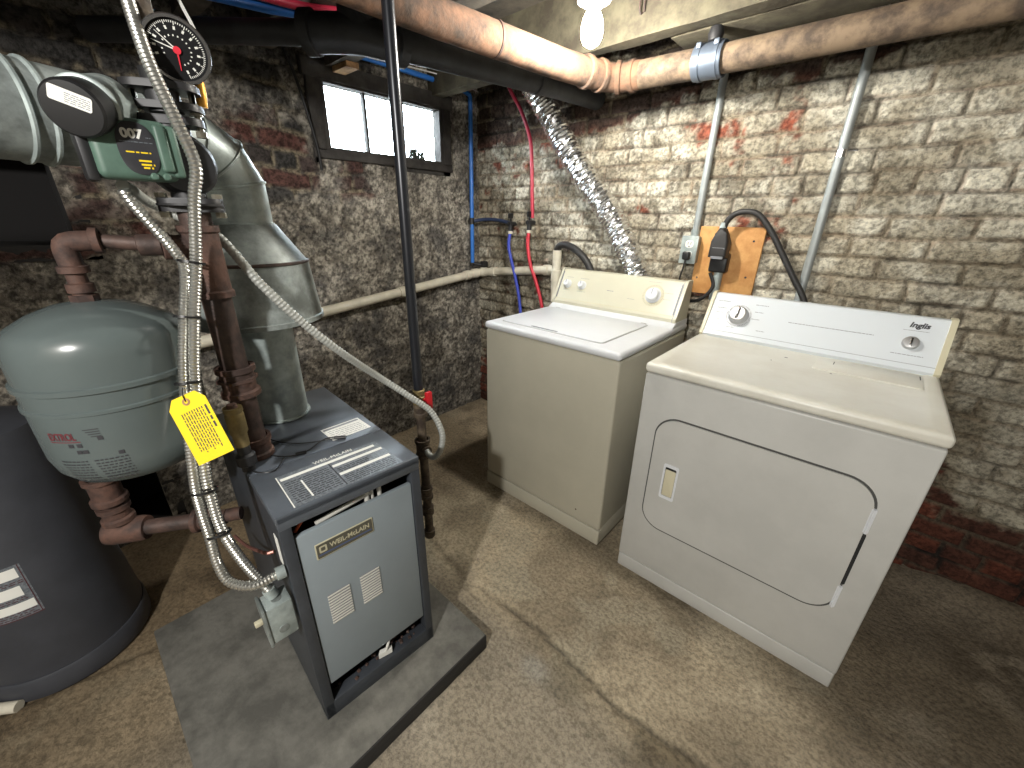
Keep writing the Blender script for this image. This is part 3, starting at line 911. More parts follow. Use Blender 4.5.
# inside, seen above and below the front panel
MB().box((-0.30, 0.012, 0.004), (-0.29, Wd - .012, H - .03)).obj('inner_back', m_gap, bo)
b = MB().box((-0.13, 0.03, 0.55), (-0.06, 0.20, 0.60), 0.004).box((-0.12, 0.22, 0.56), (-0.05, 0.28, 0.62), 0.004)
b.obj('burner_manifold', m_blackiron, bo)
b = MB().tube([(-.03, .08, .628), (-.026, .15, .640), (-.03, .22, .645)], .006, 8).cyl((-.03, .21, .62), (-.03, .21, .664), .007).cyl((-.03, .245, .62), (-.03, .245, .660), .006).cyl((-.03, .225, .62), (-.03, .225, .655), .004)
b.obj('gas_tube', m_porc, bo)
MB().tube([(-.03, .035, .63), (-.035, .06, .652), (-.05, .08, .64)], .004, 7).obj('orange_lead', m_orange, bo)
MB().box((-0.26, 0.02, 0.055), (-0.05, Wd - .02, 0.075), 0.004).obj('burner_tray', m_rust, bo)
b = MB()
rng = np.random.RandomState(3)
for k in range(26):
    c = (rng.uniform(-.06, -.012), rng.uniform(.03, .32), .056)
    s = rng.uniform(.002, .006)
    b.box((c[0] - s, c[1] - s, c[2] - .004), (c[0] + s, c[1] + s, c[2] + s * .8), s * .3, 1, M=Matrix.Translation(c) @ Matrix.Rotation(rng.uniform(0, 3), 4, 'Z') @ Matrix.Translation([-q for q in c]))
b.obj('rust_flakes', m_rust, bo)['kind'] = 'stuff'
b = MB().prism([(-.018, .17), (-.010, .21), (-.020, .215), (-.03, .18)], .057, .075).tube([(-.02, .19, .06), (-.012, .20, .10), (-.02, .215, .125)], .004, 6)
b.obj('torn_foil', m_paper, bo)
# labels on top
ZT = H + 0.0003
FT = frame((0, 0, ZT), (0, 1, 0), (-1, 0, 0))      # local x along the front, local y towards the back
lb = MB(FT).prism([(.040, .006), (.308, .004), (.302, .150), (.047, .152)], 0, .0006).obj('instruction_label', m_greypaper, bo)
q = MB(FT)
q.prism([(.050, .126), (.290, .126), (.290, .137), (.050, .137)], .0005, .0010)
for y in (.055, .100):
    q.prism([(.165, y), (.300, y), (.300, y + .011), (.165, y + .011)], .0005, .0010)
q.prism([(.085, .020), (.089, .020), (.089, .10), (.085, .10)], .0005, .0010)
for a0, a1 in (((.041, .006), (.044, .150)),):
    q.prism([(a0[0], a0[1]), (a0[0] + .0025, a0[1]), (a1[0] + .0025, a1[1]), a1], .0005, .0010)
q.obj('white_bands', m_paper, lb)
q = MB(FT)
q.prism([(.160, .010), (.163, .010), (.163, .125), (.160, .125)], .0005, .0010)
lines(q, Matrix.Translation((0, 0, .0005)), [(.052, .155, .020 + .009 * k) for k in range(11)] + [(.170, .296, .014 + .008 * k) for k in range(5)] + [(.170, .25, .072 + .008 * k) for k in range(3)], .003)
q.obj('label_print', m_ink, lb)
text('label_title', 'WEIL-McLAIN', .017, FT @ Matrix.Translation((.185, .152, .0006)), m_paper, lb, sx=1.0)
st = MB(FT).prism([(.218, .232), (.335, .238), (.331, .322), (.214, .316)], 0, .0007).obj('notice_sticker', m_paper, bo)
q = MB(FT)
q.prism([(.218, .300), (.327, .306), (.327, .316), (.218, .310)], .0006, .0010)
lines(q, Matrix.Translation((0, 0, .0006)), [(.225, .325, .245 + .011 * k) for k in range(5)], .0025)
q.obj('sticker_print', m_greyink, st)
MB().box((-.06, -.0012, .55), (-.035, .001, .63)).obj('side_sticker', m_paper, bo)
# thermocouple leads lying on the boiler's top, sloppily looped
b = MB()
b.tube([(-.50, .03, ZT + .03), (-.42, .075, ZT + .004), (-.33, .10, ZT + .004), (-.27, .15, ZT + .004), (-.23, .235, ZT + .004)], .0017, 6)
b.tube([(-.44, .02, ZT + .02), (-.33, .05, ZT + .004), (-.25, .075, ZT + .004), (-.215, .13, ZT + .005), (-.245, .20, ZT + .008), (-.235, .235, ZT + .004)], .0017, 6)
b.tube([(-.30, .02, ZT + .004), (-.22, .01, ZT + .004), (-.18, .05, ZT + .004), (-.23, .09, ZT + .004)], .0015, 6)
b.tube([(-.238, .225, ZT + .005), (-.222, .25, ZT + .005)], .005, 8, None, smooth=False)
b.tube([(-.222, .115, ZT + .005), (-.215, .14, ZT + .005)], .005, 8, None, smooth=False)
b.obj('lead_wires', m_black, bo)

# ------------------------------------------------------------------ flue with draft hood, elbow and vent pipe
AX, AY = 0.84, -1.69
fl = thing('flue_pipe', 'galvanised flue with draft hood and elbow rising from the boiler top', 'flue pipe', (AX, AY, 0.772))
MB().lathe([(.082, .772), (.082, .776), (.076, .778), (.076, 1.16), (.07, 1.16), (.07, .772), (.082, .772)], (AX, AY, 0), n=48).obj('base_pipe', m_galv, fl)
MB().lathe([(.166, 1.080), (.169, 1.080), (.169, 1.092), (.165, 1.094), (.151, 1.238), (.151, 1.244), (.146, 1.246), (.086, 1.338), (.081, 1.338), (.081, 1.334),
            (.142, 1.240), (.160, 1.094), (.166, 1.080)], (AX, AY, 0), n=56).obj('draft_hood', m_galvdirty, fl)
b = MB()
b.lathe([(.151, 1.238), (.154, 1.240), (.154, 1.245), (.151, 1.247)], (AX, AY, 0), n=56)
b.obj('hood_seam', m_rust, fl)
P = [(AX, AY, 1.330), (AX, AY, 1.430), (AX + .004, AY - .026, 1.482), (AX + .022, AY - .078, 1.514), (AX + .050, AY - .165, 1.524)]
MB().tube(P, .079, 40, None, smooth=False, caps=False).obj('elbow', m_galv, fl, 20)
b = MB()
for i in (1, 2, 3):
    t = (Vector(P[i + 1]) - Vector(P[i - 1])).normalized()
    b.lathe([(.079, -.004), (.0825, -.002), (.0825, .002), (.079, .004)], P[i], t, 40)
b.lathe([(.079, -.004), (.083, -.002), (.083, .003), (.079, .005)], (AX, AY, 1.338), (0, 0, 1), 40)
b.obj('elbow_seam', m_galv, fl)
P2 = [P[4], (.925, -1.99, 1.528), (.965, -2.13, 1.530), (1.05, -2.45, 1.532), (1.34, -3.58, 1.54)]
MB().tube(P2, .082, 40, None, smooth=False, caps=True).obj('vent_pipe', m_galvdirty, fl, 25)
b = MB()
for k, c in ((0, Vector((.930, -2.007, 1.5285))), (1, Vector((.938, -2.035, 1.529)))):
    b.lathe([(.082, -.005), (.087, -.002), (.087, .002), (.082, .005)], c, (.28, -.96, 0), 44)
b.obj('bead', m_galv, fl)
dA, dB = Vector((1.145, -1.971, 1.513)), Vector((1.043, -1.912, 1.546))
ax = dA - dB
Ld = ax.length
dm = MB().lathe([(.039, 0), (.042, .0), (.042, Ld - .055), (.045, Ld - .053), (.045, Ld - .046), (.042, Ld - .044), (.0, Ld - .044)], dB, ax, 40).obj('damper_collar', m_galv, fl)
MB().lathe([(.0, Ld - .046), (.0405, Ld - .046), (.0405, Ld - .004), (.037, Ld), (.020, Ld + .001), (0, Ld + .001)], dB, ax, 40).obj('damper_cap', m_black, dm)
up_ = Vector((0, 0, 1))
sx_ = up_.cross(ax).normalized()
vy_ = ax.normalized().cross(sx_)
FD = frame(dA + ax.normalized() * .0008, sx_ * .93 - vy_ * .36, sx_ * .36 + vy_ * .93)
MB(FD).prism(rrect(-.027, .004, .024, .025, .003, 3), 0, .0008).obj('sticker', m_paper, dm)
q = MB(FD)
lines(q, Matrix.Translation((0, 0, .0005)), [(-.008, .022, .008 + .003 * k) for k in range(5)], .0014)
q.obj('sticker_print', m_greyink, dm)

# ------------------------------------------------------------------ supply pipe with tee on the boiler, pump, gauge, expansion tank
SX, SY = 1.054, -1.83


def coupling(b, p, ax, r, L, lip=.006, n=28):
    """threaded fitting body with beaded ends"""
    b.lathe([(r * .9, -L / 2), (r + lip, -L / 2), (r + lip, -L / 2 + .012), (r, -L / 2 + .016), (r, L / 2 - .016), (r + lip, L / 2 - .012), (r + lip, L / 2), (r * .9, L / 2)], p, ax, n)


sp = thing('supply_pipe', 'thick rusty iron pipe standing on the boiler top in front of the flue', 'pipe', (SX, SY, 0.77))
MB().cyl((SX, SY, .772), (SX, SY, 1.37), .029, n=28).obj('pipe', m_rust, sp)
b = MB(); coupling(b, (SX, SY, .800), (0, 0, 1), .036, .055, .004)
b.obj('lower_fitting', m_rustbr, sp)
b = MB(); coupling(b, (SX, SY, .985), (0, 0, 1), .0365, .075); b.lathe([(.036, -.006), (.045, -.004), (.045, .004), (.036, .006)], (SX, SY, .99), n=6)
b.obj('union', m_rustbr, sp)
b = MB(); coupling(b, (SX, SY, 1.265), (0, 0, 1), .034, .15, .004); b.cyl((SX, SY, 1.30), (SX - .004, SY - .065, 1.30), .022, n=24)
b.lathe([(.022, -.01), (.027, -.008), (.027, .008), (.022, .01)], (SX - .004, SY - .06, 1.30), (0.06, 1, 0), 24)
b.obj('tee', m_rustbr, sp)
MB().cyl((SX, SY, 1.60), (SX, SY, 2.199), .019, n=24).obj('riser', m_oldpipe, sp)
# brass drain / relief valve beside it
rv = thing('relief_valve', 'small brass valve on the boiler top behind the yellow tag', 'valve', (1.112, -1.868, 0.785))
MB().lathe([(0, .842), (.016, .842), (.016, .848), (.016, .872), (.0200, .880), (.0200, .925), (.018, .930), (.020, .934), (.020, .944), (.0, .944)], (1.112, -1.868, 0), n=6 * 4).obj('body', m_brass, rv)
MB().lathe([(0, .944), (.012, .944), (.010, .952), (0, .953)], (1.112, -1.868, 0), n=16).obj('cap', m_rustbr, rv)
MB().cyl((1.112, -1.868, .772), (1.112, -1.868, .845), .015, n=16).lathe([(.015, .785), (.022, .79), (.022, .815), (.015, .82)], (1.112, -1.868, 0), n=18).obj('elbow', m_blackiron, rv)

pu = thing('circulator_pump', 'green circulator pump with round black label in the pipe above the boiler', 'pump', (SX, SY, 1.36))
b = MB()
for z0, z1 in ((1.366, 1.392), (1.520, 1.534)):
    b = MB().prism(rrect(-.056, -.034, .056, .034, .03, 8), z0, z1, Matrix.Translation((SX, SY, 0)) @ Matrix.Rotation(math.radians(65), 4, 'Z'), .002)
    if z0 < 1.4:
        b.lathe([(.034, -.002), (.058, -.002), (.058, .002), (.034, .002), (.034, -.002)], (SX, SY, 1.3795), n=32)
    b.obj('flange', m_blackiron, pu)
for z in (1.379, 1.527):
    for sgn in (-1, 1):
        p = Vector((SX, SY, z)) + Vector((math.cos(math.radians(65)), math.sin(math.radians(65)), 0)) * .048 * sgn
        MB().lathe([(0, -.024), (.010, -.024), (.010, -.013), (.006, -.013), (.006, .013), (.010, .013), (.010, .022), (0, .022)], p, n=6).obj('bolt', m_bolt, pu)
MB().lathe([(0, -.03), (.050, -.03), (.057, -.02), (.057, .02), (.050, .03), (0, .03)], (SX, SY - .0, 1.453), (1, .0, 0), 36).cyl((SX, SY, 1.385), (SX, SY, 1.53), .030, n=24).obj('volute', m_blackiron, pu)
HX = 1.125
b = MB()
b.box((1.062, -1.962, 1.418), (HX, -1.850, 1.516), 0.012, 4)
mh = b.obj('motor_housing', m_pump, pu)
b = MB()
b.box((HX - .004, -1.874, 1.433), (HX + .008, -1.856, 1.509), .005, 3).box((HX - .02, -1.859, 1.425), (HX + .002, -1.840, 1.510), .006, 3)
for z in (1.425,):
    for y in (-1.889, -1.871):
        b.cyl((HX - .01, y, z), (HX + .006, y, z), .006, n=12, bev=.002)
b.obj('cover_ribs', m_pump, pu)
MB().box((1.064, -1.978, 1.413), (HX - .012, -1.960, 1.511), .006, 2).obj('end_bell', m_blackiron, pu)
FP = frame((HX, -1.911, 1.468), (0, 1, 0), (0, 0, 1))
poly = [(.010 + .0275 * math.copysign(abs(math.cos(a)) ** .8, math.cos(a)), .0415 * math.copysign(abs(math.sin(a)) ** .8, math.sin(a))) for a in [2 * math.pi * k / 28 for k in range(28)]]
pp = MB(FP).prism(poly, 0, .0018, None, .0006).obj('label_plate', m_ink, mh)
text('model_number', '007', .0195, FP @ Matrix.Translation((.006, .022, .0016)), m_paper, pp, bold=.0009)
q = MB(FP)
lines(q, Matrix.Translation((0, 0, .0016)), [(-.013, .033, .010), (.024, .031, .018)], .0012)
q.obj('label_rule', m_greypaper, pp)
q = MB(FP)
lines(q, Matrix.Translation((0, 0, .0016)), [(-.008, .026, -.006)], .0022)
lines(q, Matrix.Translation((0, 0, .0016)), [(.006, .026, -.019), (.008, .027, -.025), (.010, .024, -.030)], .003)
q.obj('label_print', m_yellow, pp)

# shut-off flange pair above the pump
fv = thing('pipe_flange', 'dark bolted pipe flanges between the green pump and the round gauge', 'flange', (SX, SY, 1.545))
b = MB()
for z in (1.550, 1.582):
    b.prism(rrect(-.060, -.036, .060, .036, .03, 8), z - .006, z + .006, Matrix.Translation((SX, SY, 0)) @ Matrix.Rotation(math.radians(60), 4, 'Z'), .001)
b.cyl((SX, SY, 1.54), (SX, SY, 1.61), .027, n=24)
b.obj('flange_body', m_blackiron, fv)
for sgn in (-1, 1):
    for z in (1.570, 1.562):
        p = Vector((SX, SY, z)) + Vector((math.cos(math.radians(60)), math.sin(math.radians(60)), 0)) * .047 * sgn
        MB().lathe([(0, -.022), (.010, -.022), (.010, -.012), (.006, -.012), (.006, .014), (.010, .014), (.010, .022), (0, .022)], p, n=6).obj('bolt', m_bolt, fv)

# gauge
GC = Vector((1.085, -1.797, 1.641))
gn = (CAM_P - GC).normalized() + Vector((.0, .05, 0))
gn.normalize()
ga = thing('temperature_gauge', 'round black dial gauge with white ticks and red needle at upper left', 'gauge', GC)
MB().lathe([(0, -.026), (.040, -.026), (.046, -.020), (.050, .004), (.052, .008), (.050, .012), (.0455, .012), (.0455, .005), (0, .005)], GC, gn, 48).obj('case', mat('dark_chrome', (.25, .25, .26), .25, .9), ga)
dial = MB().lathe([(0, .004), (.0458, .004), (.0458, .0062), (0, .0062)], GC, gn, 48).obj('dial', mat('dial_black', (.008, .008, .009), .6, spec=.2), ga)
gx = Vector((0, 0, 1)).cross(gn).normalized()
FG = frame(GC + gn * .0064, gx, gn.cross(gx)) @ Matrix.Rotation(math.radians(-28), 4, 'Z')
q = MB(FG)
for k in range(61):
    a = math.radians(-45 + 270 * k / 60)
    L = .006 if k % 5 == 0 else .003
    q.box((.042 - L, -.0006, 0), (.042, .0006, .0006), M=Matrix.Rotation(a, 4, 'Z'))
    if k % 5 == 0:
        q.box((.0295, -.0016, 0), (.0345, .0016, .0006), M=Matrix.Rotation(a, 4, 'Z'))
    if k % 4 == 0:
        q.box((.020, -.0010, 0), (.0225, .0010, .0006), M=Matrix.Rotation(a + .05, 4, 'Z'))
q.obj('dial_marks', m_paper, dial)
MB(FG).prism([(-.0016, -.006), (.0016, -.006), (.0006, .030), (-.0006, .030)], .001, .002, Matrix.Rotation(math.radians(208), 4, 'Z')).lathe([(0, .001), (.006, .001), (.006, .003), (0, .003)], (0, 0, 0), n=16).obj('red_needle', m_needle, dial)
MB(FG).prism([(-.0012, 0), (.0012, 0), (.0004, .036), (-.0004, .036)], .0008, .0014, Matrix.Rotation(math.radians(102), 4, 'Z')).prism([(-.0012, 0), (.0012, 0), (.0004, .036), (-.0004, .036)], .0008, .0014, Matrix.Rotation(math.radians(76), 4, 'Z')).obj('white_needle', m_paper, dial)
MB().cyl(GC - gn * .025, Vector((SX, SY, GC.z + .004)) + (Vector((SX, SY, 0)) - Vector((GC.x, GC.y, 0))).normalized() * -.02, .008, n=14).obj('stem', m_brass, ga)
br = MB()
br.lathe([(0, -.03), (.009, -.03), (.011, -.01), (.011, .012), (.007, .02), (.007, .032), (0, .032)], (1.045, -1.765, 1.592), (0, .05, 1), 14)
tag(br.obj('brass_bleeder', mat('orange_brass', S((206, 150, 60)), .4, .6)), 'small orange brass fitting hanging just below the round gauge', 'fitting')
cap = MB().tube([(1.03, -1.785, 2.19), (1.02, -1.775, 1.95), (1.008, -1.762, 1.78), (1.03, -1.745, 1.695), (1.05, -1.748, 1.645)], .0032, 8)
tag(cap.obj('capillary_tube', m_cable), 'thin white tube hanging from the ceiling to the right edge of the round gauge', 'tube')

# expansion tank
TX, TY = 1.0, -2.034
et = thing('expansion_tank', 'large grey steel expansion tank hanging at left above the charcoal water heater', 'tank', (TX, TY, .83))
prof = [(0, .828), (.05, .830), (.09, .836), (.118, .850), (.134, .874), (.1405, .905), (.1415, 1.008), (.1450, 1.010), (.1450, 1.016), (.1415, 1.018),
        (.1415, 1.050), (.1465, 1.052), (.1465, 1.061), (.1415, 1.063), (.1408, 1.112), (.1385, 1.132), (.1315, 1.150), (.1220, 1.160), (.090, 1.180), (.055, 1.194), (.02, 1.200), (0, 1.201)]
sh = MB().lathe(prof, (TX, TY, 0), n=72).obj('shell', m_tank, et, 50)
MB().lathe([(0, 1.195), (.022, 1.195), (.022, 1.212), (0, 1.212)], (TX, TY, 0), n=6).obj('connection', m_rustbr, et)
# label printed on the shell: curved strips following its wall


def on_tank(a, z, off=.0004):
    r = .1413 + off
    if z < .905:
        r = .134 + (.1405 - .134) * (z - .872) / .033 + off
    return Vector((TX + r * math.cos(a), TY + r * math.sin(a), z))


def tank_patch(mbm, a0, a1, z0, z1, off=.0004, n=6):
    b = bmesh.new()
    top = [b.verts.new(on_tank(a0 + (a1 - a0) * k / n, z1, off)) for k in range(n + 1)]
    bot = [b.verts.new(on_tank(a0 + (a1 - a0) * k / n, z0, off)) for k in range(n + 1)]
    for k in range(n):
        b.faces.new((bot[k], bot[k + 1], top[k + 1], top[k]))
    mbm.merge(b)


A0 = math.radians(-56)
q = MB()
rg = np.random.RandomState(2)
for k in range(8):
    z = .915 - .007 * k
    for a0, a1 in ((0, .34), (.42, .78)):
        a = a0
        while a < a1:
            w = rg.uniform(.02, .06)
            tank_patch(q, A0 + a + .04 * k / 8, A0 + min(a + w, a1) + .04 * k / 8, z - .0014, z + .0014)
            a += w + .018
for a0, z in ((.20, .950), (.30, .950), (.27, .936), (.34, .936), (.55, .962), (.70, .925)):
    tank_patch(q, A0 + a0, A0 + a0 + .06, z - .004, z + .004)
for k in range(4):
    tank_patch(q, A0 + .43 + .02 * k, A0 + .60, .982 - .005 * k - .001, .982 - .005 * k + .001)
q.obj('label_print', m_ink, sh)
q = MB()
tank_patch(q, A0 - .02, A0 + .36, .957, .959)
q.obj('label_rule', m_purple, sh)
bt_ = bpy.data.curves.new('txt', 'FONT'); bt_.body = 'EXTROL'; bt_.size = .021; bt_.align_x = 'LEFT'; bt_.offset = .0007
tt = bpy.data.objects.new('txt', bt_); COL.objects.link(tt)
me = bpy.data.meshes.new_from_object(tt.evaluated_get(bpy.context.evaluated_depsgraph_get()))
bpy.data.objects.remove(tt)
b = bmesh.new(); b.from_mesh(me)
for v in b.verts:
    v.co = on_tank(A0 - .02 + v.co.x / .1415 * .62, .9625 + v.co.y, .0006)
MB().merge(b).obj('lettering', m_purple, sh)

tp = thing('tank_pipe', 'rusty elbowed pipe joining the grey expansion tank to the supply tee', 'pipe', (TX, TY, 1.2))
MB().cyl((TX, TY, 1.205), (TX, TY, 1.285), .0155, n=22).obj('drop', m_rustbr, tp)
b = MB()
b.tube([(TX, TY, 1.258), (TX, TY, 1.300), (TX + .003, TY + .012, 1.310), (TX + .012, TY + .045, 1.312)], .0185, 24, .006)
b.lathe([(.017, -.008), (.0235, -.006), (.0235, .006), (.017, .008)], (TX, TY, 1.260), (0, 0, 1), 24)
b.lathe([(.017, -.008), (.0235, -.006), (.0235, .006), (.017, .008)], (TX + .012, TY + .045, 1.312), (.25, .96, 0), 24)
b.lathe([(.0150, -.010), (.021, -.008), (.021, .008), (.0150, .010)], (TX, TY, 1.225), (0, 0, 1), 24)
b.obj('elbow', m_rustbr, tp)
b = MB()
b.cyl((TX + .012, TY + .045, 1.312), (SX - .006, SY - .070, 1.302), .0135, n=22)
b.lathe([(.0135, -.02), (.021, -.018), (.021, .018), (.0135, .02)], (SX - .012, SY - .085, 1.303), (.24, .97, 0), 22)
b.obj('pipe', m_rust, tp)

# rusty return pipe below the tank
rp = thing('return_pipe', 'rusty return pipe low behind the boiler, below the grey expansion tank', 'pipe', (.85, -2.11, .58))
b = MB()
b.cyl((.845, -2.125, .575), (.845, -2.125, .822), .022, n=24)
coupling(b, (.845, -2.125, .715), (0, 0, 1), .031, .075)
coupling(b, (.845, -2.125, .640), (0, 0, 1), .028, .05)
b.obj('drop', m_rustbr, rp)
b = MB()
b.lathe([(0, -.045), (.031, -.045), (.034, -.03), (.034, .03), (.031, .045), (0, .045)], (.850, -2.117, .580), (.55, .83, 0), 28)
b.obj('tee', m_rustbr, rp)
MB().cyl((.850, -2.117, .580), (.985, -1.925, .584), .020, n=24).obj('pipe', m_rust, rp)
b = MB(); coupling(b, (.955, -1.968, .583), (.57, .82, 0), .027, .05)
b.cyl((.955, -1.968, .583), (1.0, -1.893, .585), .018, n=20)
b.obj('coupling', m_rustbr, rp)
ct = MB().tube([(.93, -1.915, .47), (1.02, -1.908, .49), (1.14, -1.904, .55), (1.235, -1.902, .605), (1.25, -1.890, .612)], .0045, 8)
tag(ct.obj('copper_tube', mat('copper', S((170, 120, 110)), .4, .7)), 'thin copper tube running along the dark left side of the boiler', 'tube')

# water heater at the lower left
hx, hy = .44, -2.36
wh = thing('water_heater', 'charcoal grey water heater on the floor at the left edge below the tank', 'water heater', (hx, hy, 0))
MB().lathe([(0, .005), (.200, .005), (.203, .012), (.203, .075), (.199, .082), (0, .082)], (hx, hy, 0), n=72).obj('base_skirt', m_heater, wh)
MB().lathe([(0, .082), (.196, .082), (.197, .09), (.172, .60), (.162, .80), (.155, .82), (.10, .84), (0, .845)], (hx, hy, 0), n=72).obj('jacket', m_heater, wh)


def on_heater(a, z, off):
    r = .197 - .025 * (z - .09) / .51 + off
    return Vector((hx + r * math.cos(a), hy + r * math.sin(a), z))


def heater_patch(mbm, a0, a1, z0, z1, off, n=8):
    b = bmesh.new()
    top = [b.verts.new(on_heater(a0 + (a1 - a0) * k / n, z1, off)) for k in range(n + 1)]
    bot = [b.verts.new(on_heater(a0 + (a1 - a0) * k / n, z0, off)) for k in range(n + 1)]
    for k in range(n):
        b.faces.new((bot[k], bot[k + 1], top[k + 1], top[k]))
    mbm.merge(b)


q = MB(); heater_patch(q, -1.0, .08, .30, .47, .0006, 16)
lb = q.obj('warning_label', m_greypaper, wh)
q = MB(); heater_patch(q, -.9, .02, .43, .462, .0012, 12); heater_patch(q, -.9, -.02, .372, .405, .0012, 12); heater_patch(q, -.45, .04, .325, .352, .0012)
q.obj('white_blocks', m_paper, lb)
q = MB()
rg = np.random.RandomState(8)
for z in (.308, .315, .322, .360, .366, .414, .420):
    a = -.9
    while a < .0:
        w = rg.uniform(.02, .08)
        heater_patch(q, a, a + w, z - .0012, z + .0012, .0018, 2)
        a += w + .02
heater_patch(q, .05, .06, .30, .47, .0014, 2); heater_patch(q, -1.0, .08, .30, .303, .0014)
q.obj('label_print', mat('maroon_print', S((80, 40, 45)), .6), lb)
tag(MB().tube([(.46, -2.70, .018), (.56, -2.555, .018), (.622, -2.480, .018)], .016, 16, None, smooth=False).obj('overflow_pipe', m_pvc),
    'white plastic pipe end lying on the floor in front of the water heater', 'pipe')

# ------------------------------------------------------------------ flexible conduits, switch box, tag, ties


def armored(pts, r, pitch=.0072, n=10, amp=.16):
    P, L = resample(spline(pts, 10), pitch / 4)
    return MB().tube(P, r, n, None, smooth=False, rf=lambda i, N: 1 + amp * (0.5 - 0.5 * math.cos(2 * math.pi * i / 4)) - amp / 2)


cA = [(.975, -1.83, 1.86), (.991, -1.831, 1.726), (1.003, -1.828, 1.635), (1.045, -1.828, 1.540), (1.095, -1.833, 1.455), (1.135, -1.843, 1.400), (1.123, -1.863, 1.270), (1.128, -1.893, 1.157),
      (1.148, -1.926, 1.027), (1.195, -1.960, .855), (1.213, -1.967, .789), (1.236, -1.969, .722), (1.270, -1.955, .644), (1.300, -1.927, .552)]
cA[:6] = [(1.058, -1.844, 1.735), (1.070, -1.847, 1.702), (1.109, -1.849, 1.610), (1.140, -1.838, 1.519), (1.150, -1.828, 1.448), (1.138, -1.842, 1.385)]
cA.insert(0, (1.02, -1.835, 1.86))
fc = thing('flexible_conduit', 'shiny armoured metal conduit running from the ceiling past the green pump to the switch box', 'conduit', cA[-1])
armored(cA, .0105).obj('armour', m_armor, fc)
MB().cyl((1.298, -1.929, .560), (1.302, -1.924, .538), .014, n=14).obj('connector', m_galv, fc)
cB = [(1.09, -1.935, 1.402), (1.085, -1.925, 1.375), (1.085, -1.905, 1.335), (1.088, -1.885, 1.290), (1.097, -1.880, 1.254), (1.110, -1.907, 1.157),
      (1.131, -1.942, 1.027), (1.190, -1.981, .845), (1.206, -1.989, .773), (1.230, -1.992, .709), (1.255, -1.996, .661), (1.285, -1.989, .622), (1.318, -1.955, .608), (1.328, -1.905, .612)]
fc2 = thing('flexible_conduit', 'armoured metal conduit from under the green pump, looping into the left side of the boiler', 'conduit', cB[-1])
armored(cB, .0098).obj('armour', m_armor, fc2)
MB().cyl((1.326, -1.912, .612), (1.329, -1.893, .612), .015, n=14).obj('connector', m_galv, fc2)
cC = [(1.06, -1.93, 1.410), (1.00, -1.912, 1.405), (.93, -1.885, 1.388), (.900, -1.835, 1.360), (.945, -1.772, 1.312), (.985, -1.715, 1.200), (1.005, -1.635, 1.085), (1.015, -1.545, .980),
      (1.035, -1.440, .874), (1.088, -1.364, .795), (1.125, -1.315, .737), (1.165, -1.305, .664), (1.165, -1.318, .60), (1.135, -1.330, .565), (1.065, -1.312, .56)]
cC[4:8] = [tuple(CAM_P + (Vector(q) - CAM_P) * .945) for q in cC[4:8]]
fc3 = thing('flexible_conduit', 'grey flexible conduit crossing in front of the draft hood to the black gas pipe', 'conduit', cC[-1])
armored(cC, .0105, .010, 10, .16).obj('sheath', m_greyflex, fc3)


def tie(p, ax, r, label):
    b = MB().lathe([(r, -.0025), (r + .0016, -.0025), (r + .0016, .0025), (r, .0025), (r, -.0025)], p, ax, 24)
    x, y, z = basis(ax)
    q = Vector(p) + (CAM_P - Vector(p)).normalized() * (r + .002)
    b.cyl(q - x * .004, q + x * .012, .0022, n=8)
    tag(b.obj('cable_tie', m_black), label, 'cable tie')


tie((1.112, -1.868, 1.272), (0.05, -.25, -1), .022, 'black cable tie holding the shiny conduits together beside the rusty tee')
tie((1.121, -1.902, 1.166), (0.15, -.25, -1), .022, 'black cable tie round the shiny conduits beside the top of the grey tank')
tie((1.140, -1.935, 1.035), (0.25, -.1, -1), .0225, 'black cable tie round the shiny conduits just above the yellow tag')
tie((1.203, -1.973, .812), (0.25, -.1, -1), .022, 'black cable tie round the shiny conduits just under the yellow tag')
tie((1.234, -1.975, .715), (0.4, 0, -1), .0215, 'lowest black cable tie, where the shiny conduits part beside the boiler')

sb = thing('switch_box', 'small galvanised switch box with ivory toggle on the left side of the boiler', 'switch box', (1.31, -1.925, .43))
MS = Matrix.Translation((1.3085, -1.9245, 0)) @ Matrix.Rotation(math.radians(-3.4), 4, 'Z')
bx = MB(MS).box((-.027, -.028, .428), (.027, .029, .535), .004, 2).obj('box', m_galv, sb)
MB(MS).box((-.030, -.034, .424), (.030, -.027, .539), .002, 2).obj('cover_plate', m_galvdirty, sb)
MB(MS).cyl((0.004, .002, .535), (0.004, .002, .5364), .011, n=20).cyl((.027, 0, .46), (.0284, 0, .46), .011, n=20).obj('knockout', m_galvdirty, bx)
MB(MS).box((-.006, -.050, .482), (.006, -.033, .494), .002, 2, M=None).obj('toggle', m_capcream, sb)

TL, TR_, BR, BL = (Vector(q) for q in ((1.188, -1.980, 1.021), (1.229, -1.925, 1.049), (1.290, -1.921, .927), (1.248, -1.978, .895)))
tw = ((TR_ - TL) + (BR - BL)) / 2
tl = ((TL - BL) + (TR_ - BR)) / 2
FTg = frame((TL + TR_ + BR + BL) / 4, tw, tl)
hw, hl = tw.length / 2, tl.length / 2
yt = thing('paper_tag', 'bright yellow printed paper tag hanging on the shiny conduits', 'tag', (TL + TR_ + BR + BL) / 4)
cd_ = MB(FTg).prism([(-hw, -hl), (hw, -hl), (hw, hl - .018), (hw - .014, hl), (-hw + .014, hl), (-hw, hl - .018)], -.0004, .0004).obj('card', m_yellow, yt)
MB(FTg).lathe([(.0035, .0003), (.0075, .0003), (.0075, .0012), (.0035, .0012), (.0035, .0003)], (0, hl - .014, 0), n=20).obj('grommet', m_wood, yt)
MB(FTg).tube([(0, hl - .014, .001), (.002, hl - .006, .005), (0, hl + .008, -.004), (-.002, hl + .016, -.012)], .0010, 6).obj('tie_wire', m_black, yt)
q = MB(FTg)
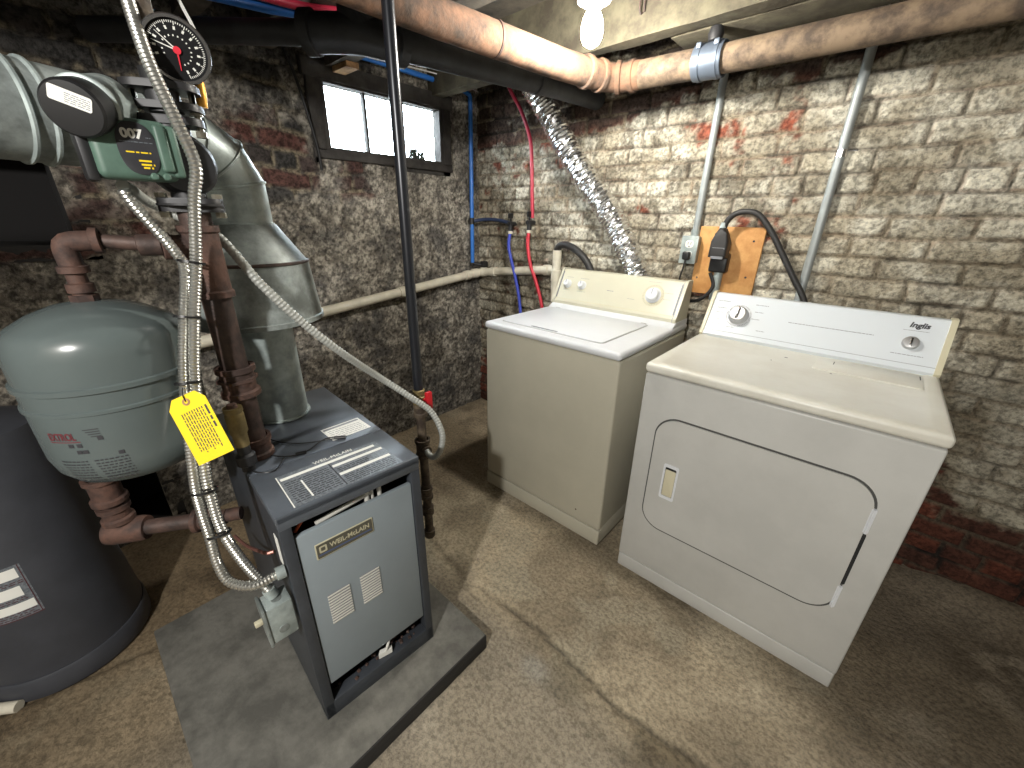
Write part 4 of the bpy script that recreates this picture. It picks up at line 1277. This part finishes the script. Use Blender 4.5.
R90 = Matrix.Translation((0, 0, .0004)) @ Matrix.Rotation(math.radians(-90), 4, 'Z')
lines(q, R90, [(-.036, .012, hw - .008)], .0040)
lines(q, R90, [(-.036, .046, hw - .016 - .0052 * k) if k % 3 else (-.036, .052, hw - .016 - .0052 * k) for k in range(9)], .0020)
q.obj('tag_print', m_ink, cd_)

# ------------------------------------------------------------------ gas pipe with valve
GX, GY = 1.05, -1.31
gp = thing('gas_pipe', 'black vertical gas pipe with red valve standing right behind the boiler', 'pipe', (GX, GY, .14))
MB().cyl((GX, GY, .80), (GX, GY, 2.199), .0165, n=22).obj('upper_pipe', m_gaspipe, gp)
b = MB().lathe([(.0165, -.035), (.022, -.032), (.022, -.012), (.026, -.010), (.026, .010), (.022, .012), (.022, .032), (.0165, .035)], (GX, GY, .765), n=24)
vv = b.obj('ball_valve', m_brass, gp)
MB().cyl((GX + .02, GY - .0, .765), (GX + .046, GY + .012, .765), .006, n=10).box((GX + .032, GY + .000, .725), (GX + .048, GY + .024, .798), .004, 2).obj('handle', m_redplast, vv)
MB().cyl((GX, GY, .16), (GX, GY, .735), .0165, n=22).obj('lower_pipe', m_oldpipe, gp)
b = MB()
coupling(b, (GX, GY, .72), (0, 0, 1), .022, .05, .003, 22)
b.obj('coupling', m_oldpipe, gp)
b = MB()
coupling(b, (GX, GY, .56), (0, 0, 1), .025, .075, .004, 22)
b.cyl((GX, GY, .56), (GX + .035, GY - .005, .56), .018, n=18)
b.obj('tee', m_oldpipe, gp)
b = MB(); coupling(b, (GX, GY, .355), (0, 0, 1), .022, .05, .003, 22)
b.obj('coupling', m_oldpipe, gp)
b = MB(); coupling(b, (GX, GY, .27), (0, 0, 1), .021, .035, .003, 22)
b.obj('coupling', m_oldpipe, gp)
MB().lathe([(0, .132), (.018, .132), (.022, .138), (.022, .168), (0, .168)], (GX, GY, 0), n=22).obj('cap', m_oldpipe, gp)

# ------------------------------------------------------------------ drain line, standpipe, washer hoses, supply tubes
dp = thing('drain_pipe', 'dusty white drain pipe running round the corner along both walls', 'pipe', (.06, -.06, 1.0))
R = .026
pa = [(.055, -2.24, .01), (.055, -2.24, .78), (.055, -2.215, .800), (.055, -1.10, .905), (.055, -.16, 1.000), (.062, -.095, 1.008), (.095, -.062, 1.014), (.17, -.055, 1.022), (.695, -.055, 1.083)]
MB().tube(pa, R, 24, None, smooth=False).obj('pipe', m_pvc, dp)
b = MB()
for p, ax_ in (((.055, -.70, .945), (0, 1, .1)), ((.055, -.18, .998), (0, 1, .1)), ((.19, -.055, 1.024), (1, 0, .11)), ((.64, -.055, 1.076), (1, 0, .11)), ((.10, -.06, 1.015), (.8, .5, .05)), ((.060, -.11, 1.006), (.2, .9, .05))):
    b.lathe([(R, -.022), (R + .005, -.020), (R + .005, .020), (R, .022)], p, ax_, 24)
b.obj('coupling', m_pvc, dp)
MB().lathe([(R * .85, 0), (R + .004, 0), (R + .004, .06), (R, .065), (R, .175), (R - .004, .175), (R - .004, .05)], (.715, -.062, 1.02), n=24).cyl((.715, -.062, .90), (.715, -.062, 1.03), R, n=24).obj('standpipe', m_pvc, dp)
hs = [(.715, -.062, 1.15), (.715, -.064, 1.195), (.738, -.066, 1.222), (.790, -.070, 1.226), (.870, -.075, 1.195), (.945, -.080, 1.130), (.99, -.085, 1.03), (1.0, -.09, .90)]
P_, _ = resample(spline(hs), .006)
tag(MB().tube(P_, .019, 16, None, smooth=False, rf=lambda i, N: 1 + .06 * (i % 2)).obj('drain_hose', m_rubber),
    'black ribbed drain hose arching out of the white standpipe behind the washer', 'hose')

bp_ = thing('blue_supply_tube', 'blue plastic water tube coming down the corner beside the window', 'tube', (.03, -.10, 1.06))
MB().tube([(.05, -.98, 2.06), (.05, -.60, 2.058), (.045, -.33, 2.056), (.04, -.18, 2.052), (.035, -.115, 2.040), (.032, -.098, 2.00), (.032, -.10, 1.60), (.032, -.105, 1.075)], .013, 14, .02).obj('tube', m_bluepex, bp_)
b = MB()
b.cyl((.032, -.105, 1.36), (.032, -.105, 1.32), .018, n=14).cyl((.032, -.100, 1.07), (.10, -.05, 1.055), .012, n=12)
b.box((.075, -.075, 1.045), (.115, -.035, 1.085), .006, 2)
b.obj('fitting', m_blackiron, bp_)
tag(MB().tube([(.034, -.09, 1.340), (.09, -.055, 1.350), (.18, -.045, 1.352), (.30, -.045, 1.338), (.335, -.05, 1.332)], .011, 12, .02).obj('branch_tube', m_darkblue),
    'dark blue tube branching from the blue corner tube to the washer valve', 'tube')
tag(MB().tube([(.285, -.10, 2.14), (.320, -.055, 2.03), (.395, -.045, 1.925), (.455, -.038, 1.80), (.474, -.035, 1.70), (.488, -.035, 1.50), (.497, -.035, 1.365)], .0105, 14, .02).obj('red_supply_tube', m_redpex),
    'red plastic water tube curving down the brick wall left of the foil duct', 'tube')


def valve(x, z, label):
    t = thing('hose_valve', label, 'valve', (x, -.05, z))
    MB().cyl((x, -.005, z), (x, -.075, z), .013, n=14).cyl((x, -.055, z + .01), (x, -.055, z - .045), .014, n=14).obj('body', m_blackiron, t)
    MB().cyl((x, -.055, z + .01), (x, -.055, z + .03), .006, n=10).box((x - .006, -.075, z + .03), (x + .006, -.035, z + .062), .004, 2).obj('handle', m_black, t)
    MB().lathe([(.012, -.06), (.016, -.058), (.016, -.044), (.012, -.042)], (x, -.055, z), n=12).obj('collar', m_pvc, t)


valve(.337, 1.330, 'dark shut-off valve on the brick wall at the top of the blue hose')
valve(.490, 1.340, 'dark shut-off valve on the brick wall at the top of the red hose')
tag(MB().tube([(.337, -.058, 1.28), (.342, -.075, 1.20), (.372, -.08, 1.11), (.400, -.075, 1.02), (.440, -.080, .90), (.47, -.09, .78)], .0100, 14, .015).obj('blue_hose', m_bluehose),
    'blue washer hose hanging from the left valve on the brick wall', 'hose')
tag(MB().tube([(.490, -.058, 1.29), (.498, -.072, 1.21), (.530, -.08, 1.10), (.575, -.08, 1.01), (.625, -.085, .90), (.66, -.09, .78)], .0105, 14, .015).obj('red_hose', m_redhose),
    'red washer hose hanging from the right valve on the brick wall', 'hose')

# foil duct
rg = np.random.RandomState(12)
CR = rg.uniform(-.07, .07, (400, 28))
fd = [(.44, -.20, 2.165), (.53, -.155, 2.03), (.63, -.125, 1.90), (.835, -.125, 1.64), (1.065, -.098, 1.375), (1.225, -.071, 1.125), (1.30, -.068, .98), (1.33, -.068, .80)]
P_, _ = resample(spline(fd), .0065)
tag(MB().tube(P_, .058, 28, None, smooth=False, rf=lambda i, N: 1 + .05 * (i % 3 - 1), jag=lambda i, k: CR[i % 400, k]).obj('foil_duct', m_foil, None, 18),
    'crinkled silver foil dryer duct slanting down the brick wall behind the washer', 'duct')

# ------------------------------------------------------------------ electrics on the brick wall


def emt(pts, label, sz):
    t = thing('wall_conduit', label, 'conduit', pts[-1])
    MB().tube(pts, .0155, 18, None, smooth=False).obj('tube', m_emt, t)
    if sz:
        p = Vector((pts[0][0], pts[0][1], sz))
        MB().lathe([(.0155, -.012), (.0175, -.012), (.0175, .012), (.0155, .012)], p, n=18).box((p.x + .012, -.014, sz - .012), (p.x + .045, -.010, sz + .012), .001).cyl((p.x + .033, -.010, sz), (p.x + .033, -.018, sz), .005, n=8).obj('strap', m_chrome, t)


emt([(1.470, -.030, 2.10), (1.468, -.030, 1.30)], 'grey metal conduit down the brick wall to the outlet box', None)
emt([(1.930, -.030, 2.10), (1.928, -.030, .90)], 'long grey metal conduit down the brick wall behind the dryer, right of the plywood', 1.60)
bd = thing('plywood_board', 'tan plywood board on the brick wall behind the dryer', 'board', (1.62, 0, 1.06))
MB().box((1.488, -.030, 1.050), (1.752, -.012, 1.345), .002).obj('sheet', m_plywood, bd)
for x, z in ((1.715, 1.29), (1.715, 1.14), (1.51, 1.12)):
    MB().cyl((x, -.0295, z), (x, -.0315, z), .0045, n=10).obj('screw', m_ink, bd)
ob = thing('outlet_box', 'grey metal outlet box with a white receptacle at the left edge of the plywood', 'outlet', (1.465, -.03, 1.25))
MB().box((1.430, -.072, 1.185), (1.500, -.030, 1.300), .004, 2).obj('box', m_emt, ob)
fpz = MB().box((1.428, -.0745, 1.182), (1.502, -.071, 1.303), .0015).obj('cover', m_galv, ob)
OF = frame((1.465, -.0745, 0), (1, 0, 0), (0, 0, 1))
rc = MB(OF).prism(rrect(-.018, 1.252, .018, 1.284, .012, 6), 0, .0015).prism(rrect(-.018, 1.205, .018, 1.237, .012, 6), 0, .0015).obj('receptacle', m_paper, ob)
MB(OF).box((-.008, 1.265, .0012), (-.005, 1.277, .002)).box((.005, 1.265, .0012), (.008, 1.277, .002)).cyl((0, 1.258, .0012), (0, 1.258, .002), .003, n=8).obj('slots', m_ink, rc)
MB().cyl((1.468, -.030, 1.298), (1.468, -.030, 1.33), .0195, n=16).obj('conduit_fitting', m_galv, ob)
pg = thing('plug_cord', 'thin black plug and cord hanging from the outlet box behind the washer', 'plug', (1.465, -.09, 1.2))
MB().box((1.449, -.104, 1.200), (1.481, -.0755, 1.236), .007, 3).obj('plug', m_black, pg)
MB().tube([(1.465, -.092, 1.205), (1.463, -.094, 1.17), (1.452, -.09, 1.11), (1.455, -.085, 1.05), (1.47, -.08, .98), (1.46, -.08, .85)], .0045, 8, .015).obj('cord', m_black, pg)
tag(MB().tube([(1.44, -.05, 1.02), (1.50, -.075, 1.015), (1.56, -.08, 1.03), (1.60, -.07, 1.09), (1.575, -.062, 1.15)], .008, 10, .012).obj('ground_wire', m_black),
    'black wire curving behind the dryer below the plywood board', 'wire')
rcp = thing('dryer_receptacle', 'black dryer receptacle box on the plywood board', 'receptacle', (1.60, -.04, 1.16))
MB().box((1.566, -.078, 1.155), (1.640, -.030, 1.235), .008, 3).obj('box', m_black, rcp)
MB().cyl((1.605, -.045, 1.03), (1.605, -.045, 1.158), .019, n=18).obj('conduit_stub', m_galv, rcp)
dc = thing('power_cable', 'thick black cord arching from the black plug on the plywood to the dryer', 'cord', (1.60, -.09, 1.3))
b = MB().prism([(-.036, -.045), (.036, -.045), (.036, .02), (.020, .055), (.008, .075), (-.012, .075), (-.024, .05), (-.036, .02)], 0, .052,
               frame((1.603, -.070, 1.262), (1, 0, 0), (0, .1, 1)), .012, 3)
b.obj('plug', m_rubber, dc)
MB().box((1.580, -.1225, 1.215), (1.630, -.118, 1.262), .001).obj('plug_band', m_greyink, dc)
MB().lathe([(.012, 0), (.016, .002), (.013, .035), (.011, .037)], (1.597, -.085, 1.325), (.05, 0, 1), 14).obj('strain_relief', m_galv, dc)
MB().tube([(1.600, -.085, 1.335), (1.612, -.085, 1.375), (1.650, -.088, 1.402), (1.715, -.09, 1.398), (1.775, -.09, 1.340), (1.835, -.085, 1.255), (1.895, -.08, 1.165), (1.955, -.08, 1.075), (1.98, -.08, .97)], .0115, 14, .015).obj('cord', m_rubber, dc)

# ------------------------------------------------------------------ overhead pipes
EX, EY, EZ = 1.112, -.330, 1.897
so = thing('sewer_pipe', 'orange rusty drain pipe under the ceiling with an elbow in the corner by the bulb', 'pipe', (EX, EY, EZ))
MB().tube([(.80, -3.58, 1.935), (.985, -1.10, 1.905), (1.052, -.578, 1.900), (1.090, -.420, EZ)], .0495, 32, None, smooth=False).obj('long_pipe', m_sewer, so)
b = MB()
b.tube([(1.083, -.455, EZ + .001), (1.101, -.385, EZ), (1.122, -.336, EZ), (1.160, -.302, EZ), (1.235, -.288, EZ)], .050, 32, .010)
for p, a_ in (((1.084, -.450, EZ + .001), (.25, 1, 0)), ((1.104, -.378, EZ), (.35, 1, 0)), ((1.150, -.308, EZ), (1, .4, 0)), ((1.205, -.291, EZ), (1, .1, 0))):
    b.lathe([(.049, -.012), (.057, -.008), (.057, .008), (.049, .012)], p, a_, 32)
b.obj('elbow', m_sewer, so)
b = MB(); b.lathe([(.0495, -.006), (.052, -.004), (.052, .004), (.0495, .006)], (1.012, -.885, 1.904), (.13, 1, 0), 32)
b.obj('joint', m_rustbr, so)
MB().tube([(1.215, -.289, EZ), (1.50, -.284, 1.893)], .048, 32, None, smooth=False).obj('short_pipe', m_sewerbr, so)
sr = thing('waste_pipe', 'brown cast iron pipe along the top of the brick wall, right of the blue-grey clamp', 'pipe', (1.5, -.284, 1.893))
MB().tube([(1.505, -.284, 1.893), (2.2, -.28, 1.888), (3.85, -.27, 1.88)], .0445, 32, None, smooth=False).obj('pipe', m_sewerbr, sr)
cl = thing('pipe_clamp', 'blue-grey rubber sleeve clamp joining the orange pipe to the brown pipe', 'clamp', (1.497, -.284, 1.893))
MB().lathe([(.049, -.050), (.054, -.050), (.055, -.046), (.055, .046), (.054, .050), (.049, .050)], (1.497, -.284, 1.893), (1, 0, -.015), 36).obj('sleeve', m_clampblue, cl)
for dx in (-.030, .030):
    MB().lathe([(.054, -.007), (.0575, -.007), (.0575, .007), (.054, .007)], (1.497 + dx, -.284, 1.893), (1, 0, -.015), 36).box((1.497 + dx - .009, -.335, 1.925), (1.497 + dx + .009, -.315, 1.942), .003).obj('band', m_clampblue, cl)
b = MB()
b.lathe([(.0, -.028), (.022, -.022), (.026, .0), (.022, .018), (0, .022)], (1.505, -.290, 1.968), (0, 0.1, 1), 20)
tag(b.obj('pipe_fitting', m_blackiron), 'dark lump of old fitting above the blue-grey pipe clamp', 'fitting')

bk = thing('black_drain_pipe', 'big black drain pipe under the ceiling left of the orange rusty pipe', 'pipe', (.77, -1.2, 1.885))
MB().tube([(.885, -.035, 1.912), (.862, -.30, 1.910), (.800, -.80, 1.900), (.765, -1.12, 1.890)], .047, 32, None, smooth=False).obj('long_pipe', m_blackpipe, bk)
b = MB().tube([(.770, -1.08, 1.885), (.757, -1.17, 1.886), (.735, -1.225, 1.887), (.690, -1.27, 1.888), (.62, -1.325, 1.889)], .052, 32, .012)
b.cyl((.735, -1.215, 1.885), (.735, -1.215, 2.199), .056, n=32)
for p, a_ in (((.769, -1.09, 1.885), (.1, 1, 0)), ((.63, -1.318, 1.889), (-.8, -.62, 0))):
    b.lathe([(.046, -.02), (.060, -.016), (.060, .016), (.046, .02)], p, a_, 32)
b.obj('elbow', m_blackpipe, bk)
MB().tube([(.63, -1.318, 1.889), (.36, -1.53, 1.897), (.045, -1.775, 1.905)], .034, 32, None, smooth=False).obj('branch', m_blackpipe, bk)
b = MB(); b.lathe([(.047, -.02), (.053, -.016), (.053, .016), (.047, .02)], (.845, -.45, 1.908), (.1, 1, 0), 32)
b.obj('coupling', m_blackpipe, bk)

# perforated hanger strap for the orange pipe
b = MB()
FS = frame((1.005, -.70, 1.951), (.2, 1, 0), (0, 0, 1))
for k in range(11):
    b.prism(rrect(-.009, .0 + k * .0222, .009, .0222 + k * .0222, .001, 2), 0, .0015, None, hole=rrect(-.005, .006 + k * .0222, .005, .016 + k * .0222, .0045, 2))
tag(b.obj('hanger_strap', m_sewer), 'orange perforated metal strap holding the orange pipe to the ceiling', 'strap')
# tubes under the ceiling, upper left
tag(MB().tube([(.15, -1.90, 2.02), (.392, -1.495, 1.985), (.50, -1.285, 1.978), (.62, -1.05, 2.02)], .014, 14, .03).obj('light_blue_tube', m_bluepex),
    'light blue tube under the ceiling at the top left, beside the red tube', 'tube')
tag(MB().tube([(.25, -1.84, 2.03), (.46, -1.44, 1.998), (.56, -1.24, 1.985), (.66, -1.02, 2.02)], .013, 14, .03).obj('red_tube', m_redpex),
    'red tube under the ceiling at the top left, beside the light blue tube', 'tube')
tag(MB().tube([(.08, -1.20, 2.03), (.08, -1.03, 2.030), (.085, -.95, 2.040), (.08, -.88, 2.055), (.08, -.77, 2.056), (.08, -.36, 2.076), (.06, -.06, 2.06)], .0035, 8, .02).obj('white_cable', m_cable),
    'thin white cable sagging along the top of the window wall', 'cable')
tag(MB().tube([(.035, -1.165, 2.03), (.035, -1.13, 1.93), (.035, -1.10, 1.80), (.035, -1.075, 1.66), (.035, -1.07, 1.56)], .007, 8, .02).obj('black_cable', m_black),
    'black cable hanging down the wall just left of the window', 'cable')
hk = MB().tube([(1.262, -.386, 2.115), (1.262, -.402, 2.10), (1.262, -.404, 2.065), (1.264, -.396, 2.048), (1.268, -.388, 2.055)], .003, 8, .006)
hk.tube([(1.276, -.388, 2.11), (1.276, -.396, 2.08), (1.275, -.392, 2.052)], .003, 8, .006)
tag(hk.obj('wire_hook', m_rust), 'small rusty wire hook on the whitewashed joist right of the bulb', 'hook')

# the bare bulb under the joist
BX, BY, BZ = 1.282, -.728, 1.908
lb = thing('light_bulb', 'glowing bare light bulb hanging below the ceiling joist', 'light bulb', (BX, BY, BZ))
MB().lathe([(0, -.042), (.012, -.040), (.024, -.032), (.032, -.016), (.034, .0), (.033, .014), (.029, .030), (.022, .044), (.0165, .053), (0, .053)], (BX, BY, BZ), n=40).obj('globe', m_globe, lb)
MB().lathe([(0, .052), (.0165, .050), (.0160, .058), (.014, .062), (0, .062)], (BX, BY, BZ), n=28).obj('bulb_base', m_porc, lb)
MB().lathe([(.018, .054), (.022, .054), (.024, .062), (.030, .068), (.050, .072), (.050, .084), (.012, .090), (.012, .291), (0, .291), (0, .080), (0, .062), (.018, .062), (.018, .054)], (BX, BY, BZ), n=36).obj('lamp_holder', m_porc, lb)
